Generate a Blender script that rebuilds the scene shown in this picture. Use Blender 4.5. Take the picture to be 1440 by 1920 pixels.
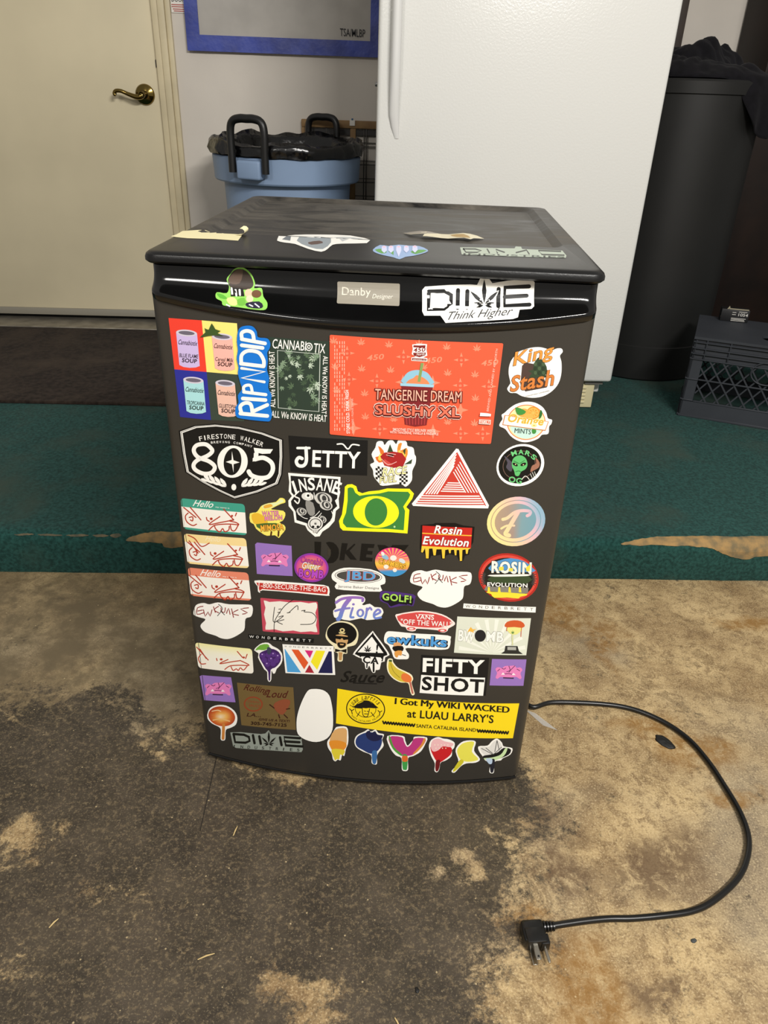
import bpy, bmesh, math, random
from mathutils import Vector, Matrix, noise
from mathutils.geometry import tessellate_polygon

random.seed(7)
PI = math.pi
scene = bpy.context.scene
for o in list(bpy.data.objects):
    bpy.data.objects.remove(o)

# ------------------------------------------------------------------ camera
CAM_LOC = Vector((-0.01139, -0.87750, 1.00461))
CAM_R = Vector((0.999236, -0.023906, 0.030919))
CAM_U = Vector((-0.015209, 0.490902, 0.871082))
CAM_F = Vector((0.036002, 0.870887, -0.490163))
FPX = 1382.37                                   # focal length in pixels of the 1440 x 1920 frame
cam_data = bpy.data.cameras.new('camera')
cam_data.sensor_fit = 'HORIZONTAL'
cam_data.sensor_width = 36.0
cam_data.lens = 36.0 * FPX / 1440.0
cam_data.clip_start = 0.02
cam = bpy.data.objects.new('camera', cam_data)
scene.collection.objects.link(cam)
mw = Matrix((CAM_R, CAM_U, -CAM_F)).transposed().to_4x4()
mw.translation = CAM_LOC
cam.matrix_world = mw
scene.camera = cam

# ------------------------------------------------------------------ light
world = bpy.data.worlds.new('garage_air')
scene.world = world
world.use_nodes = True
bgn = world.node_tree.nodes['Background']
bgn.inputs[0].default_value = (1.0, 0.96, 0.90, 1)
bgn.inputs[1].default_value = 0.25

def area_light(name, loc, target, size, power, col):
    l = bpy.data.lights.new(name, 'AREA')
    l.shape = 'RECTANGLE' if isinstance(size, tuple) else 'DISK'
    if isinstance(size, tuple):
        l.size, l.size_y = size
    else:
        l.size = size
    l.energy = power
    l.color = col
    o = bpy.data.objects.new(name, l)
    o.location = loc
    d = Vector(target) - Vector(loc)
    o.rotation_euler = d.to_track_quat('-Z', 'Y').to_euler()
    scene.collection.objects.link(o)
    return o
area_light('ceiling_tube_light', (1.05, -1.7, 2.5), (0.0, 0.7, 0.4), (1.2, 0.14), 84, (1.0, 0.97, 0.925))
area_light('left_fill_light', (-1.3, -2.2, 2.7), (-0.2, 0.6, 0.4), 0.7, 26, (1.0, 0.965, 0.91))  # soft fill added to lift the left side, not a known lamp

scene.view_settings.view_transform = 'Standard'
scene.view_settings.look = 'None'
scene.view_settings.gamma = 1.0
scene.view_settings.use_curve_mapping = False
scene.view_settings.exposure = 0.35

# ------------------------------------------------------------------ helpers
COL = scene.collection

def lin(c):
    if isinstance(c, str):
        c = c.lstrip('#')
        c = [int(c[i:i + 2], 16) / 255 for i in (0, 2, 4)]
        return tuple((v / 12.92 if v <= 0.04045 else ((v + 0.055) / 1.055) ** 2.4) for v in c)
    return tuple(c[:3])

MATS = {}
def mat(name, col, rough=0.5, metal=0.0, spec=0.5, coat=0.0, nscale=0, nvar=0.0, bump=0.0, bscale=200, col2=None, bdist=0.001, detail=4):
    if name in MATS:
        return MATS[name]
    m = bpy.data.materials.new(name)
    m.use_nodes = True
    nt = m.node_tree
    b = nt.nodes['Principled BSDF']
    c = lin(col)
    b.inputs['Base Color'].default_value = (*c, 1)
    b.inputs['Roughness'].default_value = rough
    b.inputs['Metallic'].default_value = metal
    b.inputs['Specular IOR Level'].default_value = spec
    if coat:
        b.inputs['Coat Weight'].default_value = coat
        b.inputs['Coat Roughness'].default_value = 0.06
    tc = nt.nodes.new('ShaderNodeTexCoord')
    if nscale:
        n = nt.nodes.new('ShaderNodeTexNoise')
        n.inputs['Scale'].default_value = nscale
        n.inputs['Detail'].default_value = detail
        nt.links.new(tc.outputs['Object'], n.inputs['Vector'])
        r = nt.nodes.new('ShaderNodeValToRGB')
        r.color_ramp.elements[0].position = 0.35
        r.color_ramp.elements[1].position = 0.65
        if col2 is None:
            lo = [v * (1 - nvar) for v in c]
            hi = [min(1, v * (1 + nvar)) for v in c]
        else:
            lo, hi = c, lin(col2)
        r.color_ramp.elements[0].color = (*lo, 1)
        r.color_ramp.elements[1].color = (*hi, 1)
        nt.links.new(n.outputs['Fac'], r.inputs['Fac'])
        nt.links.new(r.outputs['Color'], b.inputs['Base Color'])
    if bump:
        n2 = nt.nodes.new('ShaderNodeTexNoise')
        n2.inputs['Scale'].default_value = bscale
        n2.inputs['Detail'].default_value = 3
        nt.links.new(tc.outputs['Object'], n2.inputs['Vector'])
        bp = nt.nodes.new('ShaderNodeBump')
        bp.inputs['Strength'].default_value = bump
        bp.inputs['Distance'].default_value = bdist
        nt.links.new(n2.outputs['Fac'], bp.inputs['Height'])
        nt.links.new(bp.outputs['Normal'], b.inputs['Normal'])
    MATS[name] = m
    return m

def mesh_obj(name, verts, faces, m, parent=None, smooth=False, auto=None):
    me = bpy.data.meshes.new(name)
    me.from_pydata([tuple(v) for v in verts], [], faces)
    me.update()
    return link(name, me, m, parent, smooth, auto)

def link(name, me, m, parent=None, smooth=False, auto=None):
    o = bpy.data.objects.new(name, me)
    COL.objects.link(o)
    if m is not None:
        me.materials.append(m)
    if parent is not None:
        o.parent = parent
    if smooth:
        for p in me.polygons:
            p.use_smooth = True
        if auto is not None:
            me.set_sharp_from_angle(angle=math.radians(auto))
    return o

def bm_obj(name, bm, m, parent=None, smooth=False, auto=None):
    bmesh.ops.recalc_face_normals(bm, faces=bm.faces)
    me = bpy.data.meshes.new(name)
    bm.to_mesh(me)
    bm.free()
    return link(name, me, m, parent, smooth, auto)

def bm_box(bm, x0, x1, y0, y1, z0, z1, bev=0.0, seg=2, M=None):
    t = bmesh.new()
    bmesh.ops.create_cube(t, size=1)
    for v in t.verts:
        v.co = Vector(((x0 + x1) / 2 + v.co.x * (x1 - x0), (y0 + y1) / 2 + v.co.y * (y1 - y0), (z0 + z1) / 2 + v.co.z * (z1 - z0)))
    if bev:
        bmesh.ops.bevel(t, geom=list(t.edges), offset=bev, segments=seg, profile=0.5, affect='EDGES')
    if M is not None:
        bmesh.ops.transform(t, matrix=M, verts=t.verts)
    add_bm(bm, t)
    t.free()

def add_bm(bm, t):
    mp = {}
    for v in t.verts:
        mp[v] = bm.verts.new(v.co)
    for f in t.faces:
        try:
            bm.faces.new([mp[v] for v in f.verts])
        except ValueError:
            pass

def box(name, x0, x1, y0, y1, z0, z1, m, parent=None, bev=0.0, seg=2, M=None):
    bm = bmesh.new()
    bm_box(bm, x0, x1, y0, y1, z0, z1, bev, seg, M)
    return bm_obj(name, bm, m, parent, bev > 0, 40)

def lathe(name, prof, m, parent=None, n=48, M=None, cap=True, auto=35):
    vs, fs = [], []
    for (r, z) in prof:
        for k in range(n):
            a = 2 * PI * k / n
            vs.append(Vector((r * math.cos(a), r * math.sin(a), z)))
    for i in range(len(prof) - 1):
        for k in range(n):
            k2 = (k + 1) % n
            fs.append((i * n + k, i * n + k2, (i + 1) * n + k2, (i + 1) * n + k))
    if cap:
        fs.append(tuple(range(n - 1, -1, -1)))
        fs.append(tuple((len(prof) - 1) * n + k for k in range(n)))
    if M is not None:
        vs = [M @ v for v in vs]
    return mesh_obj(name, vs, fs, m, parent, True, auto)

def tube_data(pts, rad, n=10, closed=False):
    pts = [Vector(p) for p in pts]
    N = len(pts)
    vs, fs = [], []
    prev = None
    for i, p in enumerate(pts):
        if closed:
            t = pts[(i + 1) % N] - pts[i - 1]
        else:
            t = pts[min(i + 1, N - 1)] - pts[max(i - 1, 0)]
        t.normalize()
        if prev is None:
            a = Vector((0, 0, 1)) if abs(t.z) < 0.9 else Vector((1, 0, 0))
            u = t.cross(a).normalized()
        else:
            u = (prev - t * prev.dot(t)).normalized()
        prev = u
        w = t.cross(u)
        r = rad[i] if isinstance(rad, (list, tuple)) else rad
        for k in range(n):
            an = 2 * PI * k / n
            vs.append(p + (u * math.cos(an) + w * math.sin(an)) * r)
    M = N if closed else N - 1
    for i in range(M):
        j = (i + 1) % N
        for k in range(n):
            k2 = (k + 1) % n
            fs.append((i * n + k, i * n + k2, j * n + k2, j * n + k))
    if not closed:
        fs.append(tuple(range(n - 1, -1, -1)))
        fs.append(tuple((N - 1) * n + k for k in range(n)))
    return vs, fs

def tube(name, pts, rad, m, parent=None, n=10, closed=False):
    vs, fs = tube_data(pts, rad, n, closed)
    return mesh_obj(name, vs, fs, m, parent, True, 60)

def catmull(pts, sub=6, closed=False):
    P = [Vector(p) for p in pts]
    N = len(P)
    out = []
    rng = N if closed else N - 1
    for i in range(rng):
        if closed:
            p0, p1, p2, p3 = P[i - 1], P[i], P[(i + 1) % N], P[(i + 2) % N]
        else:
            p0, p1, p2, p3 = P[max(i - 1, 0)], P[i], P[i + 1], P[min(i + 2, N - 1)]
        for k in range(sub):
            t = k / sub
            out.append(0.5 * ((2 * p1) + (p2 - p0) * t + (2 * p0 - 5 * p1 + 4 * p2 - p3) * t * t + (3 * p1 - p0 - 3 * p2 + p3) * t ** 3))
    if not closed:
        out.append(P[-1].copy())
    return out

def rring(x0, x1, y0, y1, r, z, n=6, bow=0.0):
    """rounded rectangle as a ring of points"""
    pts = []
    for cx, cy, a0 in ((x1 - r, y1 - r, 0), (x0 + r, y1 - r, 90), (x0 + r, y0 + r, 180), (x1 - r, y0 + r, 270)):
        for k in range(n + 1):
            a = math.radians(a0 + 90 * k / n)
            pts.append(Vector((cx + r * math.cos(a), cy + r * math.sin(a), z)))
    return pts

def loft(name, rings, m, parent=None, cap0=True, cap1=True, auto=30):
    n = len(rings[0])
    vs = [v for r in rings for v in r]
    fs = []
    for i in range(len(rings) - 1):
        for k in range(n):
            k2 = (k + 1) % n
            fs.append((i * n + k, i * n + k2, (i + 1) * n + k2, (i + 1) * n + k))
    if cap0:
        fs.append(tuple(range(n - 1, -1, -1)))
    if cap1:
        fs.append(tuple((len(rings) - 1) * n + k for k in range(n)))
    return mesh_obj(name, vs, fs, m, parent, True, auto)

def thing(name, label, cat, loc=(0, 0, 0), rz=0.0, group=None):
    o = bpy.data.objects.new(name, None)
    o.empty_display_size = 0.05
    COL.objects.link(o)
    o.location = loc
    o.rotation_euler = (0, 0, rz)
    return tag(o, label, cat, group)

def tag(o, label, cat=None, group=None, kind=None):
    o['label'] = label
    if cat:
        o['category'] = cat
    if group:
        o['group'] = group
    if kind:
        o['kind'] = kind
    return o

def struct(o, label):
    o['kind'] = 'structure'
    o['label'] = label
    return o

FONTS = {}
def text_mesh(s, bold=0.0, shear=0.0, res=3, space=1.0):
    """2D triangles of a string set in the built-in font: verts, faces, bounding box"""
    key = (s, bold, shear, space)
    if key in FONTS:
        return FONTS[key]
    cu = bpy.data.curves.new('lettering', 'FONT')
    cu.body = s
    cu.offset = bold
    cu.shear = shear
    cu.space_character = space
    cu.resolution_u = res
    cu.fill_mode = 'FRONT'
    o = bpy.data.objects.new('lettering', cu)
    COL.objects.link(o)
    dg = bpy.context.evaluated_depsgraph_get()
    me = bpy.data.meshes.new_from_object(o.evaluated_get(dg))
    vs = [(v.co.x, v.co.y) for v in me.vertices]
    fs = [tuple(p.vertices) for p in me.polygons]
    bpy.data.meshes.remove(me)
    bpy.data.objects.remove(o)
    bpy.data.curves.remove(cu)
    xs = [v[0] for v in vs] or [0, 1]
    ys = [v[1] for v in vs] or [0, 1]
    FONTS[key] = (vs, fs, (min(xs), max(xs), min(ys), max(ys)))
    return FONTS[key]

def flat_text(name, s, p0, ux, uz, w, h, m, parent=None, bold=0.0, shear=0.0):
    """lettering as a flat mesh: p0 lower left, ux / uz unit directions, w x h size"""
    vs, fs, (a, b, c, d) = text_mesh(s, bold, shear)
    p0, ux, uz = Vector(p0), Vector(ux), Vector(uz)
    V = [p0 + ux * ((x - a) / (b - a) * w) + uz * ((y - c) / (d - c) * h) for x, y in vs]
    return mesh_obj(name, V, fs, m, parent)

# ================================================================== STRUCTURE
STEP_Y, STEP_H, WALL_Y = 0.588, 0.11, 2.36

# ---- concrete floor
def floor_material():
    m = bpy.data.materials.new('stained_concrete')
    m.use_nodes = True
    nt = m.node_tree
    N, L = nt.nodes, nt.links
    b = N['Principled BSDF']
    tc = N.new('ShaderNodeTexCoord')
    P = tc.outputs['Object']

    def noise_n(scale, det=6, rough=0.6, dist=0.0, vec=None):
        n = N.new('ShaderNodeTexNoise')
        n.inputs['Scale'].default_value = scale
        n.inputs['Detail'].default_value = det
        n.inputs['Roughness'].default_value = rough
        n.inputs['Distortion'].default_value = dist
        L.new(vec or P, n.inputs['Vector'])
        return n.outputs['Fac']

    def math_n(op, a, b_=None, clamp=False):
        n = N.new('ShaderNodeMath')
        n.operation = op
        n.use_clamp = clamp
        for i, v in enumerate((a, b_)):
            if v is None:
                continue
            if isinstance(v, (int, float)):
                n.inputs[i].default_value = v
            else:
                L.new(v, n.inputs[i])
        return n.outputs[0]

    def ramp(f, p0, p1):
        n = N.new('ShaderNodeMapRange')
        n.interpolation_type = 'SMOOTHSTEP'
        n.inputs['From Min'].default_value = p0
        n.inputs['From Max'].default_value = p1
        L.new(f, n.inputs['Value'])
        return n.outputs['Result']

    def mix(f, c1, c2):
        n = N.new('ShaderNodeMix')
        n.data_type = 'RGBA'
        if isinstance(f, (int, float)):
            n.inputs['Factor'].default_value = f
        else:
            L.new(f, n.inputs['Factor'])
        for i, c in ((6, c1), (7, c2)):
            if isinstance(c, str):
                n.inputs[i].default_value = (*lin(c), 1)
            else:
                L.new(c, n.inputs[i])
        return n.outputs[2]

    # the edges of the spills wander
    wn = N.new('ShaderNodeTexNoise')
    wn.inputs['Scale'].default_value = 9
    wn.inputs['Detail'].default_value = 5
    L.new(P, wn.inputs['Vector'])
    ws = N.new('ShaderNodeVectorMath'); ws.operation = 'SUBTRACT'
    L.new(wn.outputs['Color'], ws.inputs[0]); ws.inputs[1].default_value = (0.5, 0.5, 0.5)
    wm = N.new('ShaderNodeVectorMath'); wm.operation = 'SCALE'
    L.new(ws.outputs[0], wm.inputs[0]); wm.inputs['Scale'].default_value = 0.16
    wa = N.new('ShaderNodeVectorMath'); wa.operation = 'ADD'
    L.new(P, wa.inputs[0]); L.new(wm.outputs[0], wa.inputs[1])
    WP = wa.outputs[0]

    def blob(cx, cy, rx, ry):
        s = N.new('ShaderNodeVectorMath'); s.operation = 'SUBTRACT'
        L.new(WP, s.inputs[0]); s.inputs[1].default_value = (cx, cy, 0)
        k = N.new('ShaderNodeVectorMath'); k.operation = 'MULTIPLY'
        L.new(s.outputs[0], k.inputs[0]); k.inputs[1].default_value = (1 / rx, 1 / ry, 0)
        l = N.new('ShaderNodeVectorMath'); l.operation = 'LENGTH'
        L.new(k.outputs[0], l.inputs[0])
        n = N.new('ShaderNodeMapRange')
        n.interpolation_type = 'SMOOTHSTEP'
        n.inputs['From Min'].default_value = 1.25
        n.inputs['From Max'].default_value = 0.35
        L.new(l.outputs['Value'], n.inputs['Value'])
        return n.outputs['Result']

    def blobs(lst):
        acc = None
        for a in lst:
            w = a[4] if len(a) > 4 else 1.0
            v = blob(*a[:4])
            if w != 1.0:
                v = math_n('MULTIPLY', v, w)
            acc = v if acc is None else math_n('MAXIMUM', acc, v)
        return acc

    # clean concrete
    n1 = noise_n(6, 10, 0.7)
    base = mix(ramp(n1, 0.34, 0.64), '#8d7450', '#bfa679')
    n2 = noise_n(46, 10, 0.75, 0.5)
    base = mix(math_n('MULTIPLY', ramp(n2, 0.47, 0.62), 0.7), base, '#70583a')
    n4 = noise_n(16, 10, 0.78, 1.2)
    base = mix(math_n('MULTIPLY', ramp(n4, 0.53, 0.60), 0.55), base, '#6a5334')
    n3 = noise_n(2.2, 3, 0.5)
    base = mix(math_n('MULTIPLY', ramp(n3, 0.50, 0.68), 0.5), base, '#8d8472')
    nf = noise_n(330, 4, 0.7)
    base = mix(math_n('MULTIPLY', ramp(nf, 0.52, 0.66), 0.55), base, '#d6c29a')
    base = mix(math_n('MULTIPLY', ramp(nf, 0.46, 0.36), 0.45), base, '#4f3e28')
    # browned zone left of the fridge, by the step
    brown = blobs([(-0.75, 0.36, 0.60, 0.30), (-0.35, 0.30, 0.30, 0.22)])
    base = mix(math_n('MULTIPLY', brown, ramp(noise_n(14, 6, 0.7), 0.30, 0.62)), base, '#5c4c34')
    base = mix(math_n('MULTIPLY', brown, 0.45), base, '#6f654f')
    # rust
    rust = blobs([(0.45, 0.45, 0.05, 0.10), (0.52, 0.36, 0.04, 0.10), (0.53, 0.105, 0.075, 0.035), (0.60, 0.05, 0.09, 0.05),
                  (0.63, -0.05, 0.06, 0.03), (0.87, 0.42, 0.09, 0.035), (0.30, -0.36, 0.07, 0.10), (0.24, -0.25, 0.05, 0.03)])
    base = mix(math_n('MULTIPLY', rust, math_n('MULTIPLY', ramp(n2, 0.28, 0.62), 0.8)), base, '#8a632c')
    # purple-brown damp marks
    damp = blobs([(0.46, -0.17, 0.11, 0.06), (0.31, -0.165, 0.06, 0.04), (0.295, -0.065, 0.06, 0.07), (0.40, -0.36, 0.05, 0.03)])
    base = mix(math_n('MULTIPLY', math_n('MULTIPLY', damp, 0.8), ramp(noise_n(26, 10, 0.8, 0.6), 0.36, 0.54)), base, '#59432e')
    # black oil stain: big shape broken up by noise at several scales
    dark = blobs([(-0.34, -0.06, 0.34, 0.20), (-0.10, -0.22, 0.40, 0.22), (0.02, -0.10, 0.28, 0.16), (0.20, -0.05, 0.15, 0.12), (0.10, -0.17, 0.17, 0.14), (-0.55, 0.10, 0.25, 0.12, 0.75),
                  (-0.30, -0.32, 0.32, 0.20), (0.02, -0.36, 0.16, 0.22), (-0.52, 0.02, 0.26, 0.10), (-0.48, -0.26, 0.2, 0.2, 0.8), (0.03, -0.62, 0.16, 0.4), (-0.3, -0.7, 0.5, 0.4)])
    light = blobs([(-0.05, -0.345, 0.075, 0.035, 0.85), (-0.50, -0.12, 0.06, 0.05, 0.5), (0.16, -0.165, 0.032, 0.04, 0.85), (-0.13, 0.0, 0.10, 0.022, 0.5),
                   (0.01, 0.0, 0.05, 0.03, 0.4), (-0.42, -0.34, 0.07, 0.04, 0.35), (-0.04, -0.40, 0.05, 0.05, 0.7), (-0.35, 0.05, 0.04, 0.02, 0.6), (0.10, -0.19, 0.03, 0.02, 0.6)])
    nb = noise_n(11, 12, 0.8, 0.4)
    nb2 = noise_n(75, 8, 0.8, 0.3)
    k = math_n('ADD', math_n('MULTIPLY', nb, 0.95), math_n('MULTIPLY', nb2, 0.55))
    v = math_n('SUBTRACT', dark, math_n('MULTIPLY', light, 0.85))
    v = math_n('ADD', v, math_n('MULTIPLY', math_n('SUBTRACT', k, 0.74), -3.0))
    mask = ramp(v, 0.14, 0.62)
    nd = noise_n(9, 10, 0.75)
    dk = mix(ramp(nd, 0.38, 0.64), '#26221d', '#443c32')
    dk = mix(math_n('MULTIPLY', ramp(noise_n(120, 6, 0.75), 0.50, 0.64), 0.6), dk, '#7a6a50')
    dk = mix(math_n('MULTIPLY', ramp(nf, 0.56, 0.68), 0.5), dk, '#9a8b6e')
    col = mix(math_n('MULTIPLY', mask, 0.95), base, dk)
    # loose specks
    vo = N.new('ShaderNodeTexVoronoi')
    vo.inputs['Scale'].default_value = 42
    L.new(P, vo.inputs['Vector'])
    sp = math_n('LESS_THAN', vo.outputs['Distance'], 0.055)
    col = mix(math_n('MULTIPLY', sp, 0.6), col, '#c9b48a')
    # saw-cut joint running towards the camera from the fridge corner
    sx = N.new('ShaderNodeSeparateXYZ'); L.new(P, sx.inputs[0])
    d = math_n('ABSOLUTE', math_n('ADD', sx.outputs['X'], 0.2488))
    jl = math_n('MULTIPLY', math_n('LESS_THAN', d, 0.0011), math_n('GREATER_THAN', sx.outputs['Y'], -0.115))
    col = mix(math_n('MULTIPLY', jl, 0.75), col, '#181512')
    L.new(col, b.inputs['Base Color'])
    rg = math_n('ADD', math_n('MULTIPLY', mask, -0.16), 0.62)
    rg = math_n('ADD', rg, math_n('MULTIPLY', nb2, 0.12))
    L.new(rg, b.inputs['Roughness'])
    b.inputs['Specular IOR Level'].default_value = 0.42
    bp = N.new('ShaderNodeBump')
    bp.inputs['Strength'].default_value = 0.35
    bp.inputs['Distance'].default_value = 0.0025
    L.new(math_n('ADD', nb2, math_n('MULTIPLY', nf, 0.5)), bp.inputs['Height'])
    L.new(bp.outputs['Normal'], b.inputs['Normal'])
    return m

struct(box('floor', -3.2, 3.6, -3.0, 2.5, -0.08, 0.0, floor_material()), 'bare concrete garage floor with tan patches and black oil stains')

# ---- carpeted step
def carpet_material(name, c0, c1, c2, scale=45, sheen=0.04):
    m = mat(name, c0, 0.95, spec=0.1, nscale=scale, col2=c1, bump=0.9, bscale=700, bdist=0.003)
    nt = m.node_tree
    b = nt.nodes['Principled BSDF']
    b.inputs['Sheen Weight'].default_value = sheen
    src = b.inputs['Base Color'].links[0].from_socket
    tc = nt.nodes['Texture Coordinate']
    n = nt.nodes.new('ShaderNodeTexNoise')
    n.inputs['Scale'].default_value = 4.5
    n.inputs['Detail'].default_value = 6
    nt.links.new(tc.outputs['Object'], n.inputs['Vector'])
    r = nt.nodes.new('ShaderNodeMapRange')
    r.inputs['From Min'].default_value = 0.5
    r.inputs['From Max'].default_value = 0.72
    nt.links.new(n.outputs['Fac'], r.inputs['Value'])
    mx = nt.nodes.new('ShaderNodeMix')
    mx.data_type = 'RGBA'
    nt.links.new(r.outputs['Result'], mx.inputs['Factor'])
    nt.links.new(src, mx.inputs[6])
    mx.inputs[7].default_value = (*lin(c2), 1)
    nt.links.new(mx.outputs[2], b.inputs['Base Color'])
    return m

M_CARPET = carpet_material('green_carpet', '#193b36', '#2a5650', '#3a4c42', 140)
def step_profile(off=0.0):
    R = 0.028 + off
    cy, cz = STEP_Y + 0.028, STEP_H - 0.028
    pr = [(STEP_Y - off + 0.004, 0.0), (STEP_Y - off, 0.012)]
    for k in range(9):
        a = PI - (PI / 2) * k / 8
        pr.append((cy + R * math.cos(a), cz + R * math.sin(a)))
    return pr
prof = step_profile() + [(0.9, STEP_H), (1.6, STEP_H), (2.5, STEP_H), (2.5, 0.0)]
xs = [-3.2 + 6.8 * i / 170 for i in range(171)]
vs, fs = [], []
for x in xs:
    w = 0.0035 * noise.noise(Vector((x * 3.1, 0, 1))) + 0.0015 * noise.noise(Vector((x * 14, 2, 1)))
    for j, (y, z) in enumerate(prof):
        vs.append(Vector((x, y + (w if j < 12 else 0), z + (w * 0.5 if 2 < j < 12 else 0))))
n = len(prof)
for i in range(len(xs) - 1):
    for j in range(n - 1):
        fs.append((i * n + j, i * n + j + 1, (i + 1) * n + j + 1, (i + 1) * n + j))
fs.append(tuple(range(n)))
fs.append(tuple(len(vs) - 1 - j for j in range(n)))
step = struct(mesh_obj('carpeted_step', vs, fs, M_CARPET, None, True, 50), 'low step covered in worn dark green carpet')

M_FOAM = mat('bare_carpet_backing', '#a08050', 0.9, nscale=45, col2='#6f6247', bump=0.5, bscale=300)
def worn_patch(outline, rag=0.0022, m=None):
    """carpet worn through to its tan backing, lying on the rounded nosing: outline in (x, arc length from the nosing crest)"""
    pr = catmull([Vector((y, z, 0)) for y, z in step_profile(0.0016)] + [Vector((0.66, STEP_H + 0.0016, 0)), Vector((0.75, STEP_H + 0.0016, 0))], 6)
    ln = [0.0]
    for a, b_ in zip(pr, pr[1:]):
        ln.append(ln[-1] + (b_ - a).length)
    crest = next(l for l, p in zip(ln, pr) if p.y >= STEP_H - 0.008)
    def at(s):
        s += crest
        for i in range(len(ln) - 1):
            if ln[i + 1] >= s:
                t = (s - ln[i]) / max(1e-9, ln[i + 1] - ln[i])
                return pr[i].lerp(pr[i + 1], t)
        return pr[-1]
    pts = catmull([Vector((x, s, 0)) for x, s in outline], 14, True)
    for p in pts:
        p.y += rag * (noise.noise(Vector((p.x * 60, p.y * 60, 4))) + 0.6 * noise.noise(Vector((p.x * 190, p.y * 150, 8))))
    tri = tessellate_polygon([pts])
    bm = bmesh.new()
    vv = [bm.verts.new((p.x, p.y, 0)) for p in pts]
    for t in tri:
        try:
            bm.faces.new([vv[i] for i in t])
        except ValueError:
            pass
    for k in range(-12, 13):
        bmesh.ops.bisect_plane(bm, geom=bm.verts[:] + bm.edges[:] + bm.faces[:], plane_co=(0, k * 0.006, 0), plane_no=(0, 1, 0))
    for k in range(int(min(p.x for p in pts) / 0.04) - 1, int(max(p.x for p in pts) / 0.04) + 2):
        bmesh.ops.bisect_plane(bm, geom=bm.verts[:] + bm.edges[:] + bm.faces[:], plane_co=(k * 0.04, 0, 0), plane_no=(1, 0, 0))
    for v in bm.verts:
        x = v.co.x
        w = 0.0035 * noise.noise(Vector((x * 3.1, 0, 1))) + 0.0015 * noise.noise(Vector((x * 14, 2, 1)))
        q = at(v.co.y)
        v.co = Vector((x, q.x + w, q.y + w * 0.5))
    o = bm_obj('worn_patch', bm, m or M_FOAM, step, True)
    o['label'] = 'tan patch where the carpet is worn through'
    return o
worn_patch([(-0.545, -0.012), (-0.50, 0.008), (-0.45, 0.012), (-0.36, 0.010), (-0.33, -0.004), (-0.40, -0.026), (-0.455, -0.030), (-0.47, -0.016)])
worn_patch([(0.615, -0.004), (0.66, 0.010), (0.72, 0.020), (0.83, 0.026), (1.0, 0.026), (1.35, 0.022), (1.4, -0.03), (1.0, -0.032), (0.915, -0.040), (0.86, -0.024), (0.82, -0.008), (0.72, -0.005)])
M_FRAY = mat('frayed_carpet_backing', '#6b5f48', 0.95, nscale=60, col2='#4a4a3c')
for x0, x1, w in ((-0.90, -0.865, 0.006), (-0.80, -0.755, 0.0022), (-0.748, -0.69, 0.0026), (-0.682, -0.63, 0.003), (-0.622, -0.585, 0.0035), (-0.582, -0.556, 0.005)):
    worn_patch([(x0, 0), (x0 * 0.7 + x1 * 0.3, w * 0.7), (x0 * 0.3 + x1 * 0.7, w), (x1, 0.0), (x0 * 0.3 + x1 * 0.7, -w * 0.8), (x0 * 0.7 + x1 * 0.3, -w)], 0.0012, M_FRAY)

# ---- doormat
M_MAT = carpet_material('brown_mat_pile', '#241d18', '#3a3029', '#463b31', 60, 0.03)
mt = tag(box('doormat', -2.4, -0.58, 1.385, 2.225, STEP_H, STEP_H + 0.012, M_MAT, None, 0.004), 'flat dark brown doormat lying in front of the cream door', 'mat')

# ---- back wall with the doorway
M_WALL = mat('painted_wall', '#c9c2b8', 0.75, nscale=3, nvar=0.05, bump=0.25, bscale=120)
DX0, DX1, DZ1 = -1.62, -0.782, 2.16
bm = bmesh.new()
bm_box(bm, -3.2, DX0, WALL_Y, WALL_Y + 0.12, 0, 2.7)
bm_box(bm, DX1, 3.6, WALL_Y, WALL_Y + 0.12, 0, 2.7)
bm_box(bm, DX0, DX1, WALL_Y, WALL_Y + 0.12, DZ1, 2.7)
struct(bm_obj('wall_back', bm, M_WALL), 'off-white painted garage wall')

M_DOOR = mat('cream_door_paint', '#cfc4a6', 0.5, nscale=2.5, nvar=0.06, bump=0.08, bscale=60, spec=0.35)
M_TRIMP = mat('cream_trim_paint', '#cabd9c', 0.5, nscale=9, nvar=0.08)
M_BRASS = mat('polished_brass', '#7d6a3a', 0.14, metal=1.0)
M_ALU = mat('threshold_metal', '#8d877b', 0.5, metal=0.6, nscale=20, nvar=0.2)
M_SWEEP = mat('grey_door_sweep', '#8a8578', 0.6)
door = bpy.data.objects.new('door_1', None)
COL.objects.link(door)
struct(door, 'plain cream door with a brass lever handle')
door.location = (DX0, WALL_Y, STEP_H)
def dbox(name, x0, x1, y0, y1, z0, z1, m, bev=0.0, par=door):
    return box(name, x0 - DX0, x1 - DX0, y0 - WALL_Y, y1 - WALL_Y, z0 - STEP_H, z1 - STEP_H, m, par, bev)
dbox('door_slab', DX0 + 0.004, DX1 - 0.004, WALL_Y + 0.006, WALL_Y + 0.046, 0.150, DZ1 - 0.004, M_DOOR, 0.002)
dbox('door_sweep', DX0 + 0.004, DX1 - 0.004, WALL_Y - 0.004, WALL_Y + 0.05, 0.140, 0.168, M_SWEEP, 0.002)
dbox('threshold', DX0, DX1, WALL_Y - 0.125, WALL_Y + 0.11, STEP_H, STEP_H + 0.012, M_ALU, 0.004)
dbox('gap_shade_strip', DX0 + 0.002, DX1 - 0.002, WALL_Y + 0.03, WALL_Y + 0.07, STEP_H + 0.011, 0.150, mat('gap_shade_black', '#0c0b0a', 0.8))  # black strip added to darken the door gap and block light behind it
dbox('latch_plate', DX1 - 0.0075, DX1 - 0.0035, WALL_Y - 0.0005, WALL_Y + 0.03, 1.075, 1.10, mat('dark_latch', '#2a2622', 0.5, 0.5))
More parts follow.
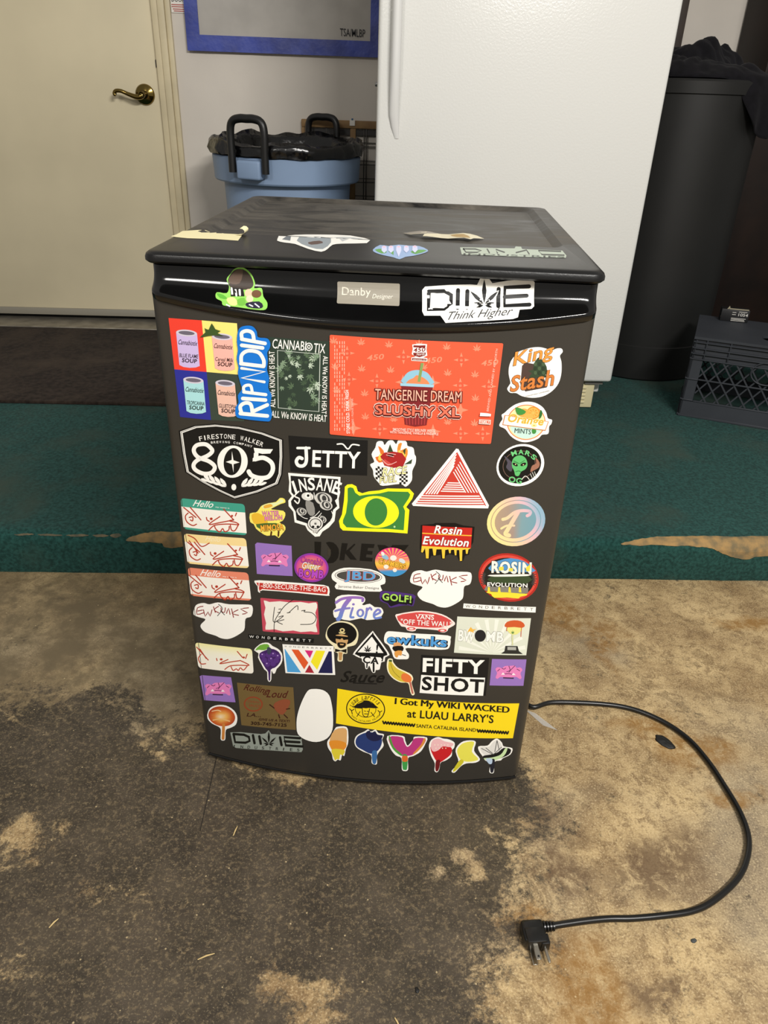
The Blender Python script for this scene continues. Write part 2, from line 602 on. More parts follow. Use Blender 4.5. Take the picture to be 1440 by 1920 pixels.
# lever handle
lev = bpy.data.objects.new('lever_handle', None)
COL.objects.link(lev)
lev.parent = door
lev.location = (-0.842 - DX0, 0.006, 0.985 - STEP_H)
lev['label'] = 'brass lever handle'
RX = Matrix.Rotation(PI / 2, 4, 'X')
lathe('rosette', [(0.036, 0.0), (0.036, 0.004), (0.033, 0.009), (0.022, 0.013), (0.014, 0.015), (0.013, 0.040)], M_BRASS, lev, 40, RX)
lp = catmull([(0.004, -0.044, 0.004), (-0.004, -0.050, -0.006), (-0.022, -0.052, -0.008), (-0.05, -0.052, 0.0), (-0.075, -0.052, 0.009), (-0.094, -0.052, 0.009), (-0.101, -0.052, 0.000), (-0.096, -0.052, -0.004)], 6)
tube('lever', lp, [0.0125 - 0.0055 * min(1, i / (len(lp) * 0.45)) for i in range(len(lp))], M_BRASS, lev, 12)
lathe('lever_hub', [(0.0135, 0.038), (0.0145, 0.045), (0.0125, 0.058), (0.009, 0.061), (0.005, 0.058)], M_BRASS, lev, 24, RX)

# casing: stepped profile
cas = box('trim_1', DX1 - 0.002, DX1 + 0.022, WALL_Y - 0.012, WALL_Y + 0.02, STEP_H, DZ1 + 0.06, M_TRIMP, None, 0.003)
struct(cas, 'cream moulded casing along the latch side of the door')
bm = bmesh.new()
bm_box(bm, DX1 + 0.022, DX1 + 0.048, WALL_Y - 0.020, WALL_Y + 0.01, STEP_H, DZ1 + 0.06, 0.005)
bm_obj('moulding', bm, M_TRIMP, cas, True, 40)
bm = bmesh.new()
bm_box(bm, DX1 + 0.048, DX1 + 0.068, WALL_Y - 0.014, WALL_Y + 0.01, STEP_H, DZ1 + 0.06, 0.004)
bm_obj('moulding', bm, M_TRIMP, cas, True, 40)
lc = struct(box('trim_3', DX0 - 0.022, DX0 + 0.002, WALL_Y - 0.012, WALL_Y + 0.02, STEP_H, DZ1 + 0.06, M_TRIMP, None, 0.003), 'cream moulded casing along the hinge side of the door')
box('moulding', DX0 - 0.048, DX0 - 0.022, WALL_Y - 0.020, WALL_Y + 0.01, STEP_H, DZ1 + 0.06, M_TRIMP, lc, 0.005)
box('moulding', DX0 - 0.068, DX0 - 0.048, WALL_Y - 0.014, WALL_Y + 0.01, STEP_H, DZ1 + 0.06, M_TRIMP, lc, 0.004)
struct(box('trim_2', 1.10, 1.168, WALL_Y - 0.02, WALL_Y + 0.01, STEP_H, 2.7, mat('dark_batten', '#3a302a', 0.6, nscale=12, nvar=0.2), None, 0.003), 'dark brown upright batten on the wall behind the white refrigerator')

# ================================================================== THINGS BEHIND
# ---- blue banner
M_BLUE = mat('blue_nylon', '#27357f', 0.45, nscale=14, col2='#33449a', spec=0.5, bump=0.4, bscale=25, bdist=0.006)
M_BANNER = mat('grey_banner_cloth', '#a6a29c', 0.8, nscale=6, nvar=0.10, bump=0.3, bscale=18, bdist=0.006)
M_BLACKINK = mat('black_ink', '#15151a', 0.6)
ban = thing('banner', 'grey cloth banner with a blue nylon border hanging on the wall', 'banner', (-0.662, WALL_Y, 1.135))
def sheet(name, x0, x1, z0, z1, y, th, m, nx, nz, amp, par):
    vs, fs = [], []
    for s in (0, 1):
        for i in range(nx + 1):
            for j in range(nz + 1):
                x = x0 + (x1 - x0) * i / nx
                z = z0 + (z1 - z0) * j / nz
                w = amp * (noise.noise(Vector((x * 7, z * 3, 3))) + 0.5 * noise.noise(Vector((x * 23, z * 11, 5))))
                vs.append(Vector((x, y - w - s * th, z)))
    K = (nx + 1) * (nz + 1)
    for i in range(nx):
        for j in range(nz):
            a = i * (nz + 1) + j
            fs.append((a, a + nz + 1, a + nz + 2, a + 1))
            fs.append((K + a, K + a + 1, K + a + nz + 2, K + a + nz + 1))
    rim = [i * (nz + 1) for i in range(nx + 1)] + [nx * (nz + 1) + j for j in range(1, nz + 1)] + [i * (nz + 1) + nz for i in range(nx - 1, -1, -1)] + [j for j in range(nz - 1, 0, -1)]
    for a, b_ in zip(rim, rim[1:] + rim[:1]):
        fs.append((a, a + K, b_ + K, b_))
    return mesh_obj(name, vs, fs, m, par, True, 50)
BW = 0.704
sheet('cloth_panel', 0.045, BW - 0.030, 0.045, 0.80, -0.014, 0.003, M_BANNER, 24, 24, 0.0025, ban)
sheet('border_strip', 0.0, BW, -0.003, 0.0475, -0.013, 0.008, M_BLUE, 40, 4, 0.003, ban)
sheet('border_strip', 0.0, 0.0475, 0.0475, 0.80, -0.013, 0.008, M_BLUE, 4, 40, 0.003, ban)
sheet('border_strip', BW - 0.033, BW, 0.0475, 0.80, -0.013, 0.008, M_BLUE, 4, 40, 0.003, ban)
flat_text('printed_lettering', 'TSA/MLBP', (0.560, -0.0205, 0.060), (1, 0, -0.01), (0, 0, 1), 0.092, 0.024, M_BLACKINK, ban, 0.004)

# ---- paper sign half behind the banner
M_PAPER = mat('white_paper', '#dedad2', 0.7)
sg = tag(box('paper_sign', -0.712, -0.645, WALL_Y - 0.004, WALL_Y - 0.001, 1.248, 1.42, M_PAPER), 'small white paper sign with red lines tucked behind the blue banner', 'sign')
flat_text('printed_lettering', 'DOOR P', (-0.708, WALL_Y - 0.0048, 1.281), (1, 0, 0), (0, 0, 1), 0.058, 0.014, M_BLACKINK, sg, 0.01)
M_REDINK = mat('red_ink', '#a03026', 0.6)
for k, (z, x0) in enumerate(((1.272, -0.710), (1.266, -0.710), (1.259, -0.706), (1.253, -0.703))):
    box('printed_line', x0, -0.648, WALL_Y - 0.0050, WALL_Y - 0.0042, z - 0.0012, z + 0.0012, M_REDINK, sg)

# ---- blue trash can
M_CAN = mat('blue_grey_plastic', '#7e93b0', 0.5, nscale=5, nvar=0.06, spec=0.4)
M_BLKP = mat('black_plastic', '#0e0e0e', 0.4)
TCX, TCY = -0.280, 2.028
can = thing('trash_can', 'blue-grey round plastic trash can with two black handles by the wall', 'trash can', (TCX, TCY, STEP_H))
lathe('can_body', [(0.0, 0.0), (0.195, 0.0), (0.200, 0.006), (0.224, 0.620), (0.228, 0.625), (0.252, 0.627), (0.256, 0.632), (0.257, 0.660), (0.260, 0.705), (0.256, 0.709),
                   (0.250, 0.705), (0.246, 0.635), (0.212, 0.615), (0.19, 0.02), (0.0, 0.02)], M_CAN, can, 64, None, False)
for ang, tilt in ((-111, 0), (66, 0)):
    a = math.radians(ang)
    er, et = Vector((math.cos(a), math.sin(a), 0)), Vector((-math.sin(a), math.cos(a), 0))
    w, zb, zt = 0.060, 0.665, 0.822
    o = er * 0.280
    pl = []
    for (s, z) in ((-w, zb), (-w, zb + 0.05), (-w, zt - 0.035), (-w + 0.010, zt - 0.008), (-w + 0.035, zt), (0, zt), (w - 0.035, zt), (w - 0.010, zt - 0.008), (w, zt - 0.035), (w, zb + 0.05), (w, zb)):
        pl.append(o + et * s + Vector((0, 0, z)))
    h = tube('handle', catmull(pl, 4), 0.0125, M_BLKP, can, 10)
    MM = Matrix((et, er, Vector((0, 0, 1)))).transposed().to_4x4()
    box('handle_mount', -0.043, 0.043, 0.240, 0.290, 0.645, 0.703, M_CAN, can, 0.008, 3, MM)

# ---- bag liner
M_BAG = mat('black_bag_film', '#050506', 0.22, spec=0.6, bump=0.5, bscale=14, bdist=0.02)
vs, fs = [], []
NA = 120
prof = [(0.150, 0.25), (0.165, 0.45), (0.185, 0.60), (0.226, 0.68), (0.240, 0.73), (0.256, 0.748), (0.268, 0.738), (0.270, 0.722), (0.268, 0.705)]
for i, (r, z) in enumerate(prof):
    for k in range(NA):
        a = 2 * PI * k / NA
        q = Vector((math.cos(a) * 2.6, math.sin(a) * 2.6, i * 0.35))
        nz = noise.noise(q * 1.0) * 0.5 + noise.noise(q * 2.3) * 0.5
        back = 0.5 + 0.5 * math.sin(a - 0.2)
        lift = (0.004 + 0.016 * back) * max(0, 1 - abs(i - 5) / 3.2) + 0.022 * nz * (1 if 2 < i else 0.3)
        rr_ = r + 0.010 * noise.noise(q * 3.1 + Vector((5, 1, 2))) * (1 if i != 8 else 0.3)
        if i >= 7:
            rr_ = max(rr_, 0.2655)
            lift = 0.010 * nz + 0.006
        vs.append(Vector((rr_ * math.cos(a), rr_ * math.sin(a), z + lift)))
for i in range(len(prof) - 1):
    for k in range(NA):
        k2 = (k + 1) % NA
        fs.append((i * NA + k, i * NA + k2, (i + 1) * NA + k2, (i + 1) * NA + k))
fs.append(tuple(range(NA - 1, -1, -1)))
bag = mesh_obj('trash_bag', vs, fs, M_BAG, None, True)
bag.location = (TCX, TCY, STEP_H)
tag(bag, 'shiny black plastic bag lining the blue trash can', 'trash bag')
yb = tag(box('yellow_wrapper', -0.014, 0.014, -0.003, 0.003, -0.012, 0.014, mat('yellow_scrap', '#b9a93a', 0.6), None, 0.002), 'small yellow scrap of rubbish tucked in the black bag', 'wrapper')
yb.location = (TCX - 0.160, TCY - 0.165, STEP_H + 0.715)
yb.rotation_euler = (0.2, 0.3, 0.5)

# ---- wood framed wire panel
M_WOOD = mat('pale_wood', '#8f7148', 0.7, nscale=18, col2='#7a5d3a')
M_WIRE = mat('grey_wire', '#55524e', 0.45, metal=0.7)
wp = thing('wire_panel', 'wooden framed wire grid panel leaning at the wall behind the trash can', 'panel', (-0.25, 2.356, STEP_H))
box('top_rail', 0.0, 0.42, -0.022, 0.0, 0.785, 0.812, M_WOOD, wp, 0.003)
box('bottom_rail', 0.0, 0.42, -0.022, 0.0, 0.0, 0.03, M_WOOD, wp, 0.003)
for x in (0.0, 0.188, 0.395):
    box('stile', x, x + 0.022, -0.020, -0.002, 0.03, 0.785, M_WOOD, wp, 0.002)
box('dark_rail', 0.022, 0.395, -0.014, -0.004, 0.762, 0.780, mat('dark_rail_metal', '#2e2b29', 0.6), wp)
for k in range(11):
    z = 0.08 + k * 0.064
    tube('wire', [(0.01, -0.011, z), (0.41, -0.011, z + 0.004)], 0.0022, M_WIRE, wp, 6)
    tube('wire', [(0.01, -0.008, z + 0.016), (0.41, -0.008, z + 0.016)], 0.0018, M_WIRE, wp, 6)
for x in (0.05, 0.10, 0.15, 0.246, 0.256, 0.32):
    tube('wire', [(x, -0.014, 0.03), (x - 0.004, -0.014, 0.785)], 0.0022, M_WIRE, wp, 6)
tg = tag(box('price_tag', -0.064, -0.044, 2.3295, 2.3335, 0.905, 0.924, M_PAPER), 'small white tag clipped on the wooden rail of the wire panel', 'tag')
box('clip', -0.0575, -0.0505, 2.3285, 2.3350, 0.9235, 0.930, mat('blue_clip', '#2c5a84', 0.5), tg, 0.001)

# ---- big white refrigerator
M_ENAMEL = mat('white_pebbled_enamel', '#d6d6d2', 0.24, spec=0.5, bump=0.30, bscale=170, bdist=0.0016)
M_WPLAS = mat('white_gloss_plastic', '#d6d6d4', 0.25, spec=0.5)
M_CREAMP = mat('aged_cream_plastic', '#d8cda4', 0.5, nscale=8, nvar=0.06)
M_GREY = mat('grey_gasket', '#77736d', 0.6)
WX0, WX1, WYF = 0.025, 0.815, 1.42
wf = thing('refrigerator', 'tall white refrigerator with pebbled door behind the stickered mini fridge', 'refrigerator', (WX0, WYF, STEP_H))
def wbox(name, x0, x1, y0, y1, z0, z1, m, bev=0.0, par=wf, seg=3):
    return box(name, x0 - WX0, x1 - WX0, y0 - WYF, y1 - WYF, z0 - STEP_H, z1 - STEP_H, m, par, bev, seg)
wbox('cabinet', WX0 + 0.012, WX1 - 0.012, WYF + 0.075, 2.15, 0.150, 1.78, M_ENAMEL, 0.006)
wdoor = wbox('door', WX0, WX1, WYF, WYF + 0.058, 0.211, 1.78, M_ENAMEL, 0.011)
wbox('gasket', WX0 + 0.010, WX1 - 0.010, WYF + 0.058, WYF + 0.075, 0.215, 1.775, M_GREY)
wg = wbox('kick_grille', WX0 + 0.03, 0.772, WYF + 0.030, WYF + 0.075, STEP_H + 0.002, 0.198, M_CREAMP, 0.003)
for k in range(5):
    z = 0.128 + k * 0.0125
    wbox('grille_slat', WX0 + 0.05, 0.745, WYF + 0.0255, WYF + 0.034, z, z + 0.0075, M_CREAMP, 0.002, wg)
wh = wbox('hinge', 0.735, 0.795, WYF + 0.022, WYF + 0.060, 0.196, 0.2105, M_GREY, 0.002)
# lock on the latch side, and feet
lk = lathe('lock', [(0.006, -0.002), (0.006, 0.004), (0.004, 0.006)], mat('chrome', '#a8a8a8', 0.2, 1.0), wf, 16, Matrix.Translation((0.0, 0.045, 0.925)) @ Matrix.Rotation(-PI / 2, 4, 'Y'))
for x in (WX0 + 0.08, WX1 - 0.08):
    wbox('foot', x - 0.02, x + 0.02, WYF + 0.09, WYF + 0.13, STEP_H, 0.152, M_GREY)
    wbox('foot', x - 0.02, x + 0.02, 2.08, 2.12, STEP_H, 0.152, M_GREY)
# handle: long tapered bow, flat end
hp, hs = [], []
rings = []
for i in range(25):
    t = i / 24
    z = 0.905 + t * 0.70
    e = min(1, (t / 0.10)) if t < 0.10 else 1
    e = math.sin(e * PI / 2)
    hw_, dp = 0.006 + 0.0075 * e, 0.004 + 0.030 * math.sin(min(1, t / 0.3) * PI / 2)
    cx = 0.072 + 0.010 * (1 - e) - 0.002 * t
    rg = []
    for k in range(16):
        a = 2 * PI * k / 16
        rg.append(Vector((cx - WX0 + hw_ * math.cos(a), -dp * (0.5 - 0.5 * math.sin(a)) + 0.002, z - STEP_H)))
    rings.append(rg)
h = loft('door_handle', rings, M_WPLAS, wdoor)

# ---- tall black drum
M_DRUM = mat('charcoal_plastic', '#161615', 0.55, nscale=6, nvar=0.12, spec=0.35)
DRX, DRY, DRR, DRH = 1.09, 1.985, 0.25, 0.975
drum = thing('tall_drum', 'tall charcoal drum beside the white refrigerator with a dark cloth on top', 'drum', (DRX, DRY, STEP_H))
lathe('drum_body', [(0.0, 0.0), (DRR - 0.006, 0.0), (DRR, 0.006), (DRR, 0.125), (DRR - 0.004, 0.128), (DRR - 0.004, DRH - 0.045), (DRR - 0.004, DRH - 0.04)], M_DRUM, drum, 72, None, False)
lathe('rim_band', [(DRR - 0.005, DRH - 0.042), (DRR + 0.003, DRH - 0.040), (DRR + 0.004, DRH - 0.006), (DRR - 0.002, DRH), (DRR - 0.03, DRH + 0.002), (0.0, DRH + 0.002)], M_DRUM, drum, 72, None, False)

# ---- dark cloth heaped on the drum
M_CLOTH = mat('black_knit_cloth', '#0f0e12', 0.9, spec=0.15, nscale=40, nvar=0.25, bump=0.5, bscale=260)
M_CLOTH.node_tree.nodes['Principled BSDF'].inputs['Sheen Weight'].default_value = 0.04
vs, fs = [], []
NA, NR, ND = 140, 26, 20
def heap(x, y):
    q = Vector((x * 9, y * 9, 2.2))
    v = 0.032 + 0.030 * noise.noise(q) + 0.022 * abs(noise.noise(q * 2.1)) + 0.010 * noise.noise(q * 4.7)
    v += 0.075 * math.exp(-((x - 0.03) ** 2 + (y + 0.02) ** 2) / 0.0035)
    v += 0.050 * math.exp(-((x - 0.12) ** 2 + (y - 0.03) ** 2) / 0.0020)
    v += 0.030 * math.exp(-((x + 0.10) ** 2 + (y - 0.02) ** 2) / 0.006)
    return v
for k in range(NA):
    a = 2 * PI * k / NA
    deg = (math.degrees(a) + 180) % 360 - 180
    edge = 0.94 + 0.07 * noise.noise(Vector((math.cos(a) * 2, math.sin(a) * 2, 9)))
    hang = math.exp(-((deg + 34) / 34) ** 4)
    drop = hang * (0.165 + 0.05 * noise.noise(Vector((math.cos(a) * 4, math.sin(a) * 4, 1))))
    for i in range(NR):
        s = (i + 1) / NR
        r = s * DRR * (edge if hang < 0.1 else edge * (1 - hang) + 1.03 * hang)
        x, y = r * math.cos(a), r * math.sin(a)
        f = 1 - s ** 5 * 0.93
        vs.append(Vector((x, y, DRH + 0.006 + heap(x, y) * f)))
    R1 = DRR * (edge if hang < 0.1 else edge * (1 - hang) + 1.03 * hang)
    for j in range(ND):
        t = (j + 1) / ND
        fold = 0.014 * math.sin(a * 17 + 1.5 * math.sin(a * 5)) * hang * t
        r = R1 + hang * (0.030 * math.sin(t * PI * 0.5)) + fold
        vs.append(Vector((r * math.cos(a), r * math.sin(a), DRH + 0.008 - drop * t - 0.004 * t * (1 - hang))))
ctr = len(vs)
vs.append(Vector((0, 0, DRH + 0.006 + heap(0, 0))))
W = NR + ND
for k in range(NA):
    k2 = (k + 1) % NA
    fs.append((ctr, k * W, k2 * W))
    for i in range(W - 1):
        fs.append((k * W + i, k * W + i + 1, k2 * W + i + 1, k2 * W + i))
cl = mesh_obj('dark_cloth', vs, fs, M_CLOTH, None, True)
cl.location = (DRX, DRY, STEP_H)
sm = cl.modifiers.new('thickness', 'SOLIDIFY'); sm.thickness = 0.004; sm.offset = 1
tag(cl, 'crumpled black cloth heaped over the top of the tall drum', 'cloth')

# ---- dark wooden cupboard at the right
M_DWOOD = mat('dark_stained_wood', '#1d110b', 0.6, nscale=9, col2='#120a07', spec=0.25)
cb = thing('wooden_cupboard', 'dark stained wooden cupboard standing right of the drum', 'cupboard', (1.385, 2.08, STEP_H))
box('side_panel', 0.0, 0.02, 0.0, 0.27, 0.0, 1.7, M_DWOOD, cb, 0.002)
box('side_panel', 0.78, 0.80, 0.0, 0.27, 0.0, 1.7, M_DWOOD, cb, 0.002)
box('back_panel', 0.02, 0.78, 0.25, 0.27, 0.0, 1.7, M_DWOOD, cb)
box('top_panel', -0.005, 0.805, -0.01, 0.27, 1.7, 1.725, M_DWOOD, cb, 0.002)
for x in (0.022, 0.402):
    d_ = box('cupboard_door', x, x + 0.376, -0.002, 0.018, 0.03, 1.69, M_DWOOD, cb, 0.003)
    lathe('knob', [(0.006, 0.0), (0.006, 0.012), (0.014, 0.018), (0.012, 0.026), (0.003, 0.028)], M_BRASS, d_, 16, Matrix.Translation((x + (0.35 if x < 0.1 else 0.03), -0.002, 0.85)) @ RX)
box('plinth', 0.02, 0.78, 0.02, 0.25, 0.0, 0.03, M_DWOOD, cb)

# ---- milk crate
M_CRATE = mat('grey_crate_plastic', '#33363b', 0.55, nscale=7, nvar=0.10, spec=0.35)
CL, CD, CH = 0.46, 0.30, 0.266
cr = thing('milk_crate', 'dark grey plastic milk crate with diamond lattice sides turned over on the green step', 'crate', (1.052, 1.404, STEP_H), math.radians(-24.6))
def crate_side(M, length):
    def cb_(name, x0, x1, y0, y1, z0, z1, bev=0.0015):
        return box(name, x0, x1, y0, y1, z0, z1, M_CRATE, cr, bev, 1, M)
    cb_('bottom_band', 0, length, 0, 0.008, 0.0, 0.054)
    cb_('base_lip', 0, length, -0.004, 0.006, 0.0, 0.008)
    for z in (0.192, 0.209, 0.227, 0.246):
        cb_('rib', 0.0, length, -0.004, 0.006, z, z + 0.0045)
    cb_('top_band', 0, length, 0.004, 0.008, 0.192, 0.258)
    for x in (0.035, 0.105, length - 0.11, length - 0.04):
        cb_('rib_post', x, x + 0.004, -0.003, 0.006, 0.194, 0.260)
    for x in (0.0, length - 0.036):
        cb_('corner_post', x, x + 0.036, 0, 0.008, 0.054, 0.194)
        for z in (0.055, 0.126):
            cb_('corner_rib', x, x + 0.036, -0.004, 0.002, z, z + 0.005)
    cb_('mid_rail', 0.036, length - 0.036, -0.002, 0.006, 0.126, 0.1305)
    cb_('low_rail', 0.036, length - 0.036, -0.002, 0.006, 0.053, 0.058)
    x0, x1, z0, z1 = 0.036, length - 0.036, 0.056, 0.193
    run = (z1 - z0) * 0.72
    kx = x0 - run
    while kx < x1:
        for sgn in (1, -1):
            A, B = (Vector((kx, 0, z1)), Vector((kx + run, 0, z0))) if sgn > 0 else (Vector((kx + run, 0, z1)), Vector((kx, 0, z0)))
            t0, t1 = 0.0, 1.0
            d = B - A
            for lim, up in ((x0, False), (x1, True)):
                t = (lim - A.x) / d.x
                if (d.x > 0) == up:
                    t1 = min(t1, t)
                else:
                    t0 = max(t0, t)
            if t1 - t0 < 0.06:
                continue
            p, q = A + d * t0, A + d * t1
            ln = (q - p).length
            an = math.atan2((q - p).z, (q - p).x)
            MM = M @ Matrix.Translation((p + q) / 2 + Vector((0, 0.002 if sgn > 0 else 0.0045, 0))) @ Matrix.Rotation(-an, 4, 'Y')
            bm = bmesh.new()
            bm_box(bm, -ln / 2, ln / 2, -0.003, 0.003, -0.0022, 0.0022, 0, 1, MM)
            bm_obj('lattice_bar', bm, M_CRATE, cr)
        kx += 0.040
crate_side(Matrix.Identity(4), CL)
crate_side(Matrix.Translation((CL, CD, 0)) @ Matrix.Rotation(PI, 4, 'Z'), CL)
crate_side(Matrix.Translation((0, CD, 0)) @ Matrix.Rotation(-PI / 2, 4, 'Z'), CD)
crate_side(Matrix.Translation((CL, 0, 0)) @ Matrix.Rotation(PI / 2, 4, 'Z'), CD)
# flat top panel with its round hole
def plate(name, outer, hole, z0, z1, m, par):
    tri = tessellate_polygon([[Vector((x, y, 0)) for x, y in outer], [Vector((x, y, 0)) for x, y in hole]])
    allp = outer + hole
    bm = bmesh.new()
    f_ = [bm.verts.new((x, y, z1)) for x, y in allp]
    b_ = [bm.verts.new((x, y, z0)) for x, y in allp]
    for t in tri:
        bm.faces.new([f_[i] for i in t]); bm.faces.new([b_[i] for i in reversed(t)])
    for lo, hi in ((0, len(outer)), (len(outer), len(allp))):
        for i in range(lo, hi):
            j = lo + (i - lo + 1) % (hi - lo)
            bm.faces.new((f_[i], f_[j], b_[j], b_[i]))
    return bm_obj(name, bm, m, par)
plate('top_panel', [(-0.004, -0.004), (CL + 0.004, -0.004), (CL + 0.004, CD + 0.004), (-0.004, CD + 0.004)],
      [(0.228 + 0.036 * math.cos(a), 0.092 + 0.036 * math.sin(a)) for a in [2 * PI * k / 32 for k in range(32)]], CH - 0.008, CH, M_CRATE, cr)
# badge ring on the lattice
tube('badge_ring', [(0.23 + 0.048 * math.cos(a), -0.001, 0.178 + 0.036 * math.sin(a)) for a in [2 * PI * k / 28 for k in range(28)]], 0.003, M_CRATE, cr, 6, True)

# ---- small black carton on the crate
M_CARTON = mat('black_carton', '#121214', 0.45)
M_WPRINT = mat('white_print', '#c9c7c0', 0.6)
CRM = Matrix.Translation((1.052, 1.404, STEP_H)) @ Matrix.Rotation(math.radians(-24.6), 4, 'Z')
ct = thing('carton', 'small black printed carton numbered 1054 on top of the milk crate', 'box', CRM @ Vector((0.062, 0.252, CH + 0.0005)), math.radians(-18))
box('carton_body', 0, 0.088, 0, 0.040, 0, 0.040, M_CARTON, ct, 0.001)
mesh_obj('open_flap', [(0, 0, 0.014), (0.030, 0.0, 0.030), (0.022, 0.004, 0.050), (0, 0.001, 0.0142), (0.030, 0.001, 0.0305), (0.022, 0.005, 0.0505)],
         [(0, 1, 2), (5, 4, 3), (0, 3, 4, 1), (1, 4, 5, 2), (2, 5, 3, 0)], mat('raw_card', '#8f8872', 0.8), ct)
box('torn_edge', 0.022, 0.084, -0.001, 0.003, 0.040, 0.0435, mat('raw_card', '#8f8872', 0.8), ct, 0.001)
flat_text('printed_number', '1054', (0.054, -0.0012, 0.020), (1, 0, 0), (0, 0, 1), 0.030, 0.010, M_WPRINT, ct, 0.01)
for z, x0, x1 in ((0.034, 0.054, 0.080), (0.031, 0.034, 0.046), (0.024, 0.034, 0.046), (0.012, 0.034, 0.080), (0.008, 0.034, 0.076), (0.004, 0.034, 0.078)):
    box('printed_line', x0, x1, -0.0014, -0.0002, z - 0.0008, z + 0.0008, M_WPRINT, ct)

# ================================================================== MINI FRIDGE
# local frame: x across, y to the back, z up, origin under the middle of the front
FR_ROT = -math.atan(0.094)
FRM = Matrix.Rotation(FR_ROT, 4, 'Z')
HW, FH, FD, BULGE = 0.265, 0.8405, 0.5755, 0.033
M_PANEL = mat('charcoal_door_panel', '#34312c', 0.42, spec=0.45, nscale=4, nvar=0.10, bump=0.06, bscale=500)
M_GLOSS = mat('gloss_black_plastic', '#0b0b0b', 0.12, spec=0.6, nscale=8, nvar=0.2)
M_BODY = mat('black_cabinet_paint', '#141413', 0.45)
M_LIDM = mat('satin_black_lid', '#121212', 0.33, spec=0.42, bump=0.12, bscale=420)
fridge = thing('mini_fridge', 'black mini fridge with its door plastered in colourful stickers', 'mini fridge', (0, 0, 0), FR_ROT)

def S(x):
    """front of the bowed door"""
    return -BULGE * (1 - (x / HW) ** 2)
Z_TOP = 0.8245
def z_lip(x):
    return 0.797 - 0.0175 * (1 - (x / HW) ** 2)
def z_band(x):
    return z_lip(x) - 0.0115
def handle_y(x, z):
    zl = z_lip(x)
    t = min(1.0, max(0.0, (Z_TOP - z) / (Z_TOP - zl)))
    yt = 0.010
    return yt + (S(x) - 0.003 - yt) * t ** 3.6

# cabinet, base, feet
box('cabinet', -HW + 0.004, HW - 0.004, 0.052, FD - 0.01, 0.024, 0.826, M_BODY, fridge, 0.004)
bm = bmesh.new()
pts = []
NX = 24
vs, fs = [], []
for z in (0.004, 0.017):
    for i in range(NX + 1):
        x = -HW + 0.006 + (2 * HW - 0.012) * i / NX
        vs.append(Vector((x, S(x) * 0.86 + 0.010, z)))
    for i in range(NX, -1, -1):
        x = -HW + 0.006 + (2 * HW - 0.012) * i / NX
        vs.append(Vector((x, 0.30, z)))
n = 2 * (NX + 1)
for k in range(n):
    k2 = (k + 1) % n
    fs.append((k, k2, n + k2, n + k))
fs.append(tuple(range(n - 1, -1, -1)))
fs.append(tuple(range(n, 2 * n)))
mesh_obj('base', vs, fs, M_BODY, fridge)
bm.free()
for x in (-HW + 0.05, HW - 0.05):
    for y in (0.05, FD - 0.06):
        lathe('foot', [(0.018, 0.0), (0.018, 0.006), (0.012, 0.025)], M_BLKP, fridge, 16, Matrix.Translation((x, y, 0)))

# door panel
def panel_cols():
    cols = []
    E = HW - 0.014
    cols.append((-HW, 0.045))
    for k in range(7):
        a = PI / 2 * k / 6
        cols.append((-E - 0.014 * math.cos(a), S(E) + 0.016 * (1 - math.sin(a))))
    nmid = 104
    for i in range(1, nmid):
        x = -E + 2 * E * i / nmid
        cols.append((x, S(x)))
    for k in range(6, -1, -1):
        a = PI / 2 * k / 6
        cols.append((E + 0.014 * math.cos(a), S(E) + 0.016 * (1 - math.sin(a))))
    cols.append((HW, 0.045))
    return cols
cols = panel_cols()
vs, fs = [], []
rows = [(0.0185, 0.006), (0.0215, 0.0012), (0.0245, 0.0), (0.20, 0), (0.40, 0), (0.60, 0), ('b', 0.0)]
for (x, y) in cols:
    for (z, back) in rows:
        zz = z_band(max(-HW, min(HW, x))) + 0.002 if z == 'b' else z
        vs.append(Vector((x, y + (back if y < 0.04 else 0), zz)))
n = len(rows)
for i in range(len(cols) - 1):
    for j in range(n - 1):
        fs.append((i * n + j, (i + 1) * n + j, (i + 1) * n + j + 1, i * n + j + 1))
# bottom edge and back
fs.append(tuple(i * n for i in range(len(cols) - 1, -1, -1)))
fs.append((0, n * (len(cols) - 1), n * (len(cols) - 1) + n - 1, n - 1))
door_f = mesh_obj('door', vs, fs, M_PANEL, fridge, True, 45)
door_f['label'] = 'bowed charcoal door panel covered with stickers'

# dark gasket strip along the door foot
vs, fs = [], []
for i in range(NX * 2 + 1):
    x = -HW + 0.003 + (2 * HW - 0.006) * i / (NX * 2)
    for (dy, z) in ((0.004, 0.0175), (0.0015, 0.0150), (0.003, 0.0125), (0.012, 0.0115)):
        vs.append(Vector((x, S(x) + dy, z)))
for i in range(NX * 2):
    for j in range(3):
        a = i * 4 + j
        fs.append((a, a + 4, a + 5, a + 1))
mesh_obj('door_foot_trim', vs, fs, M_GLOSS, fridge, True)

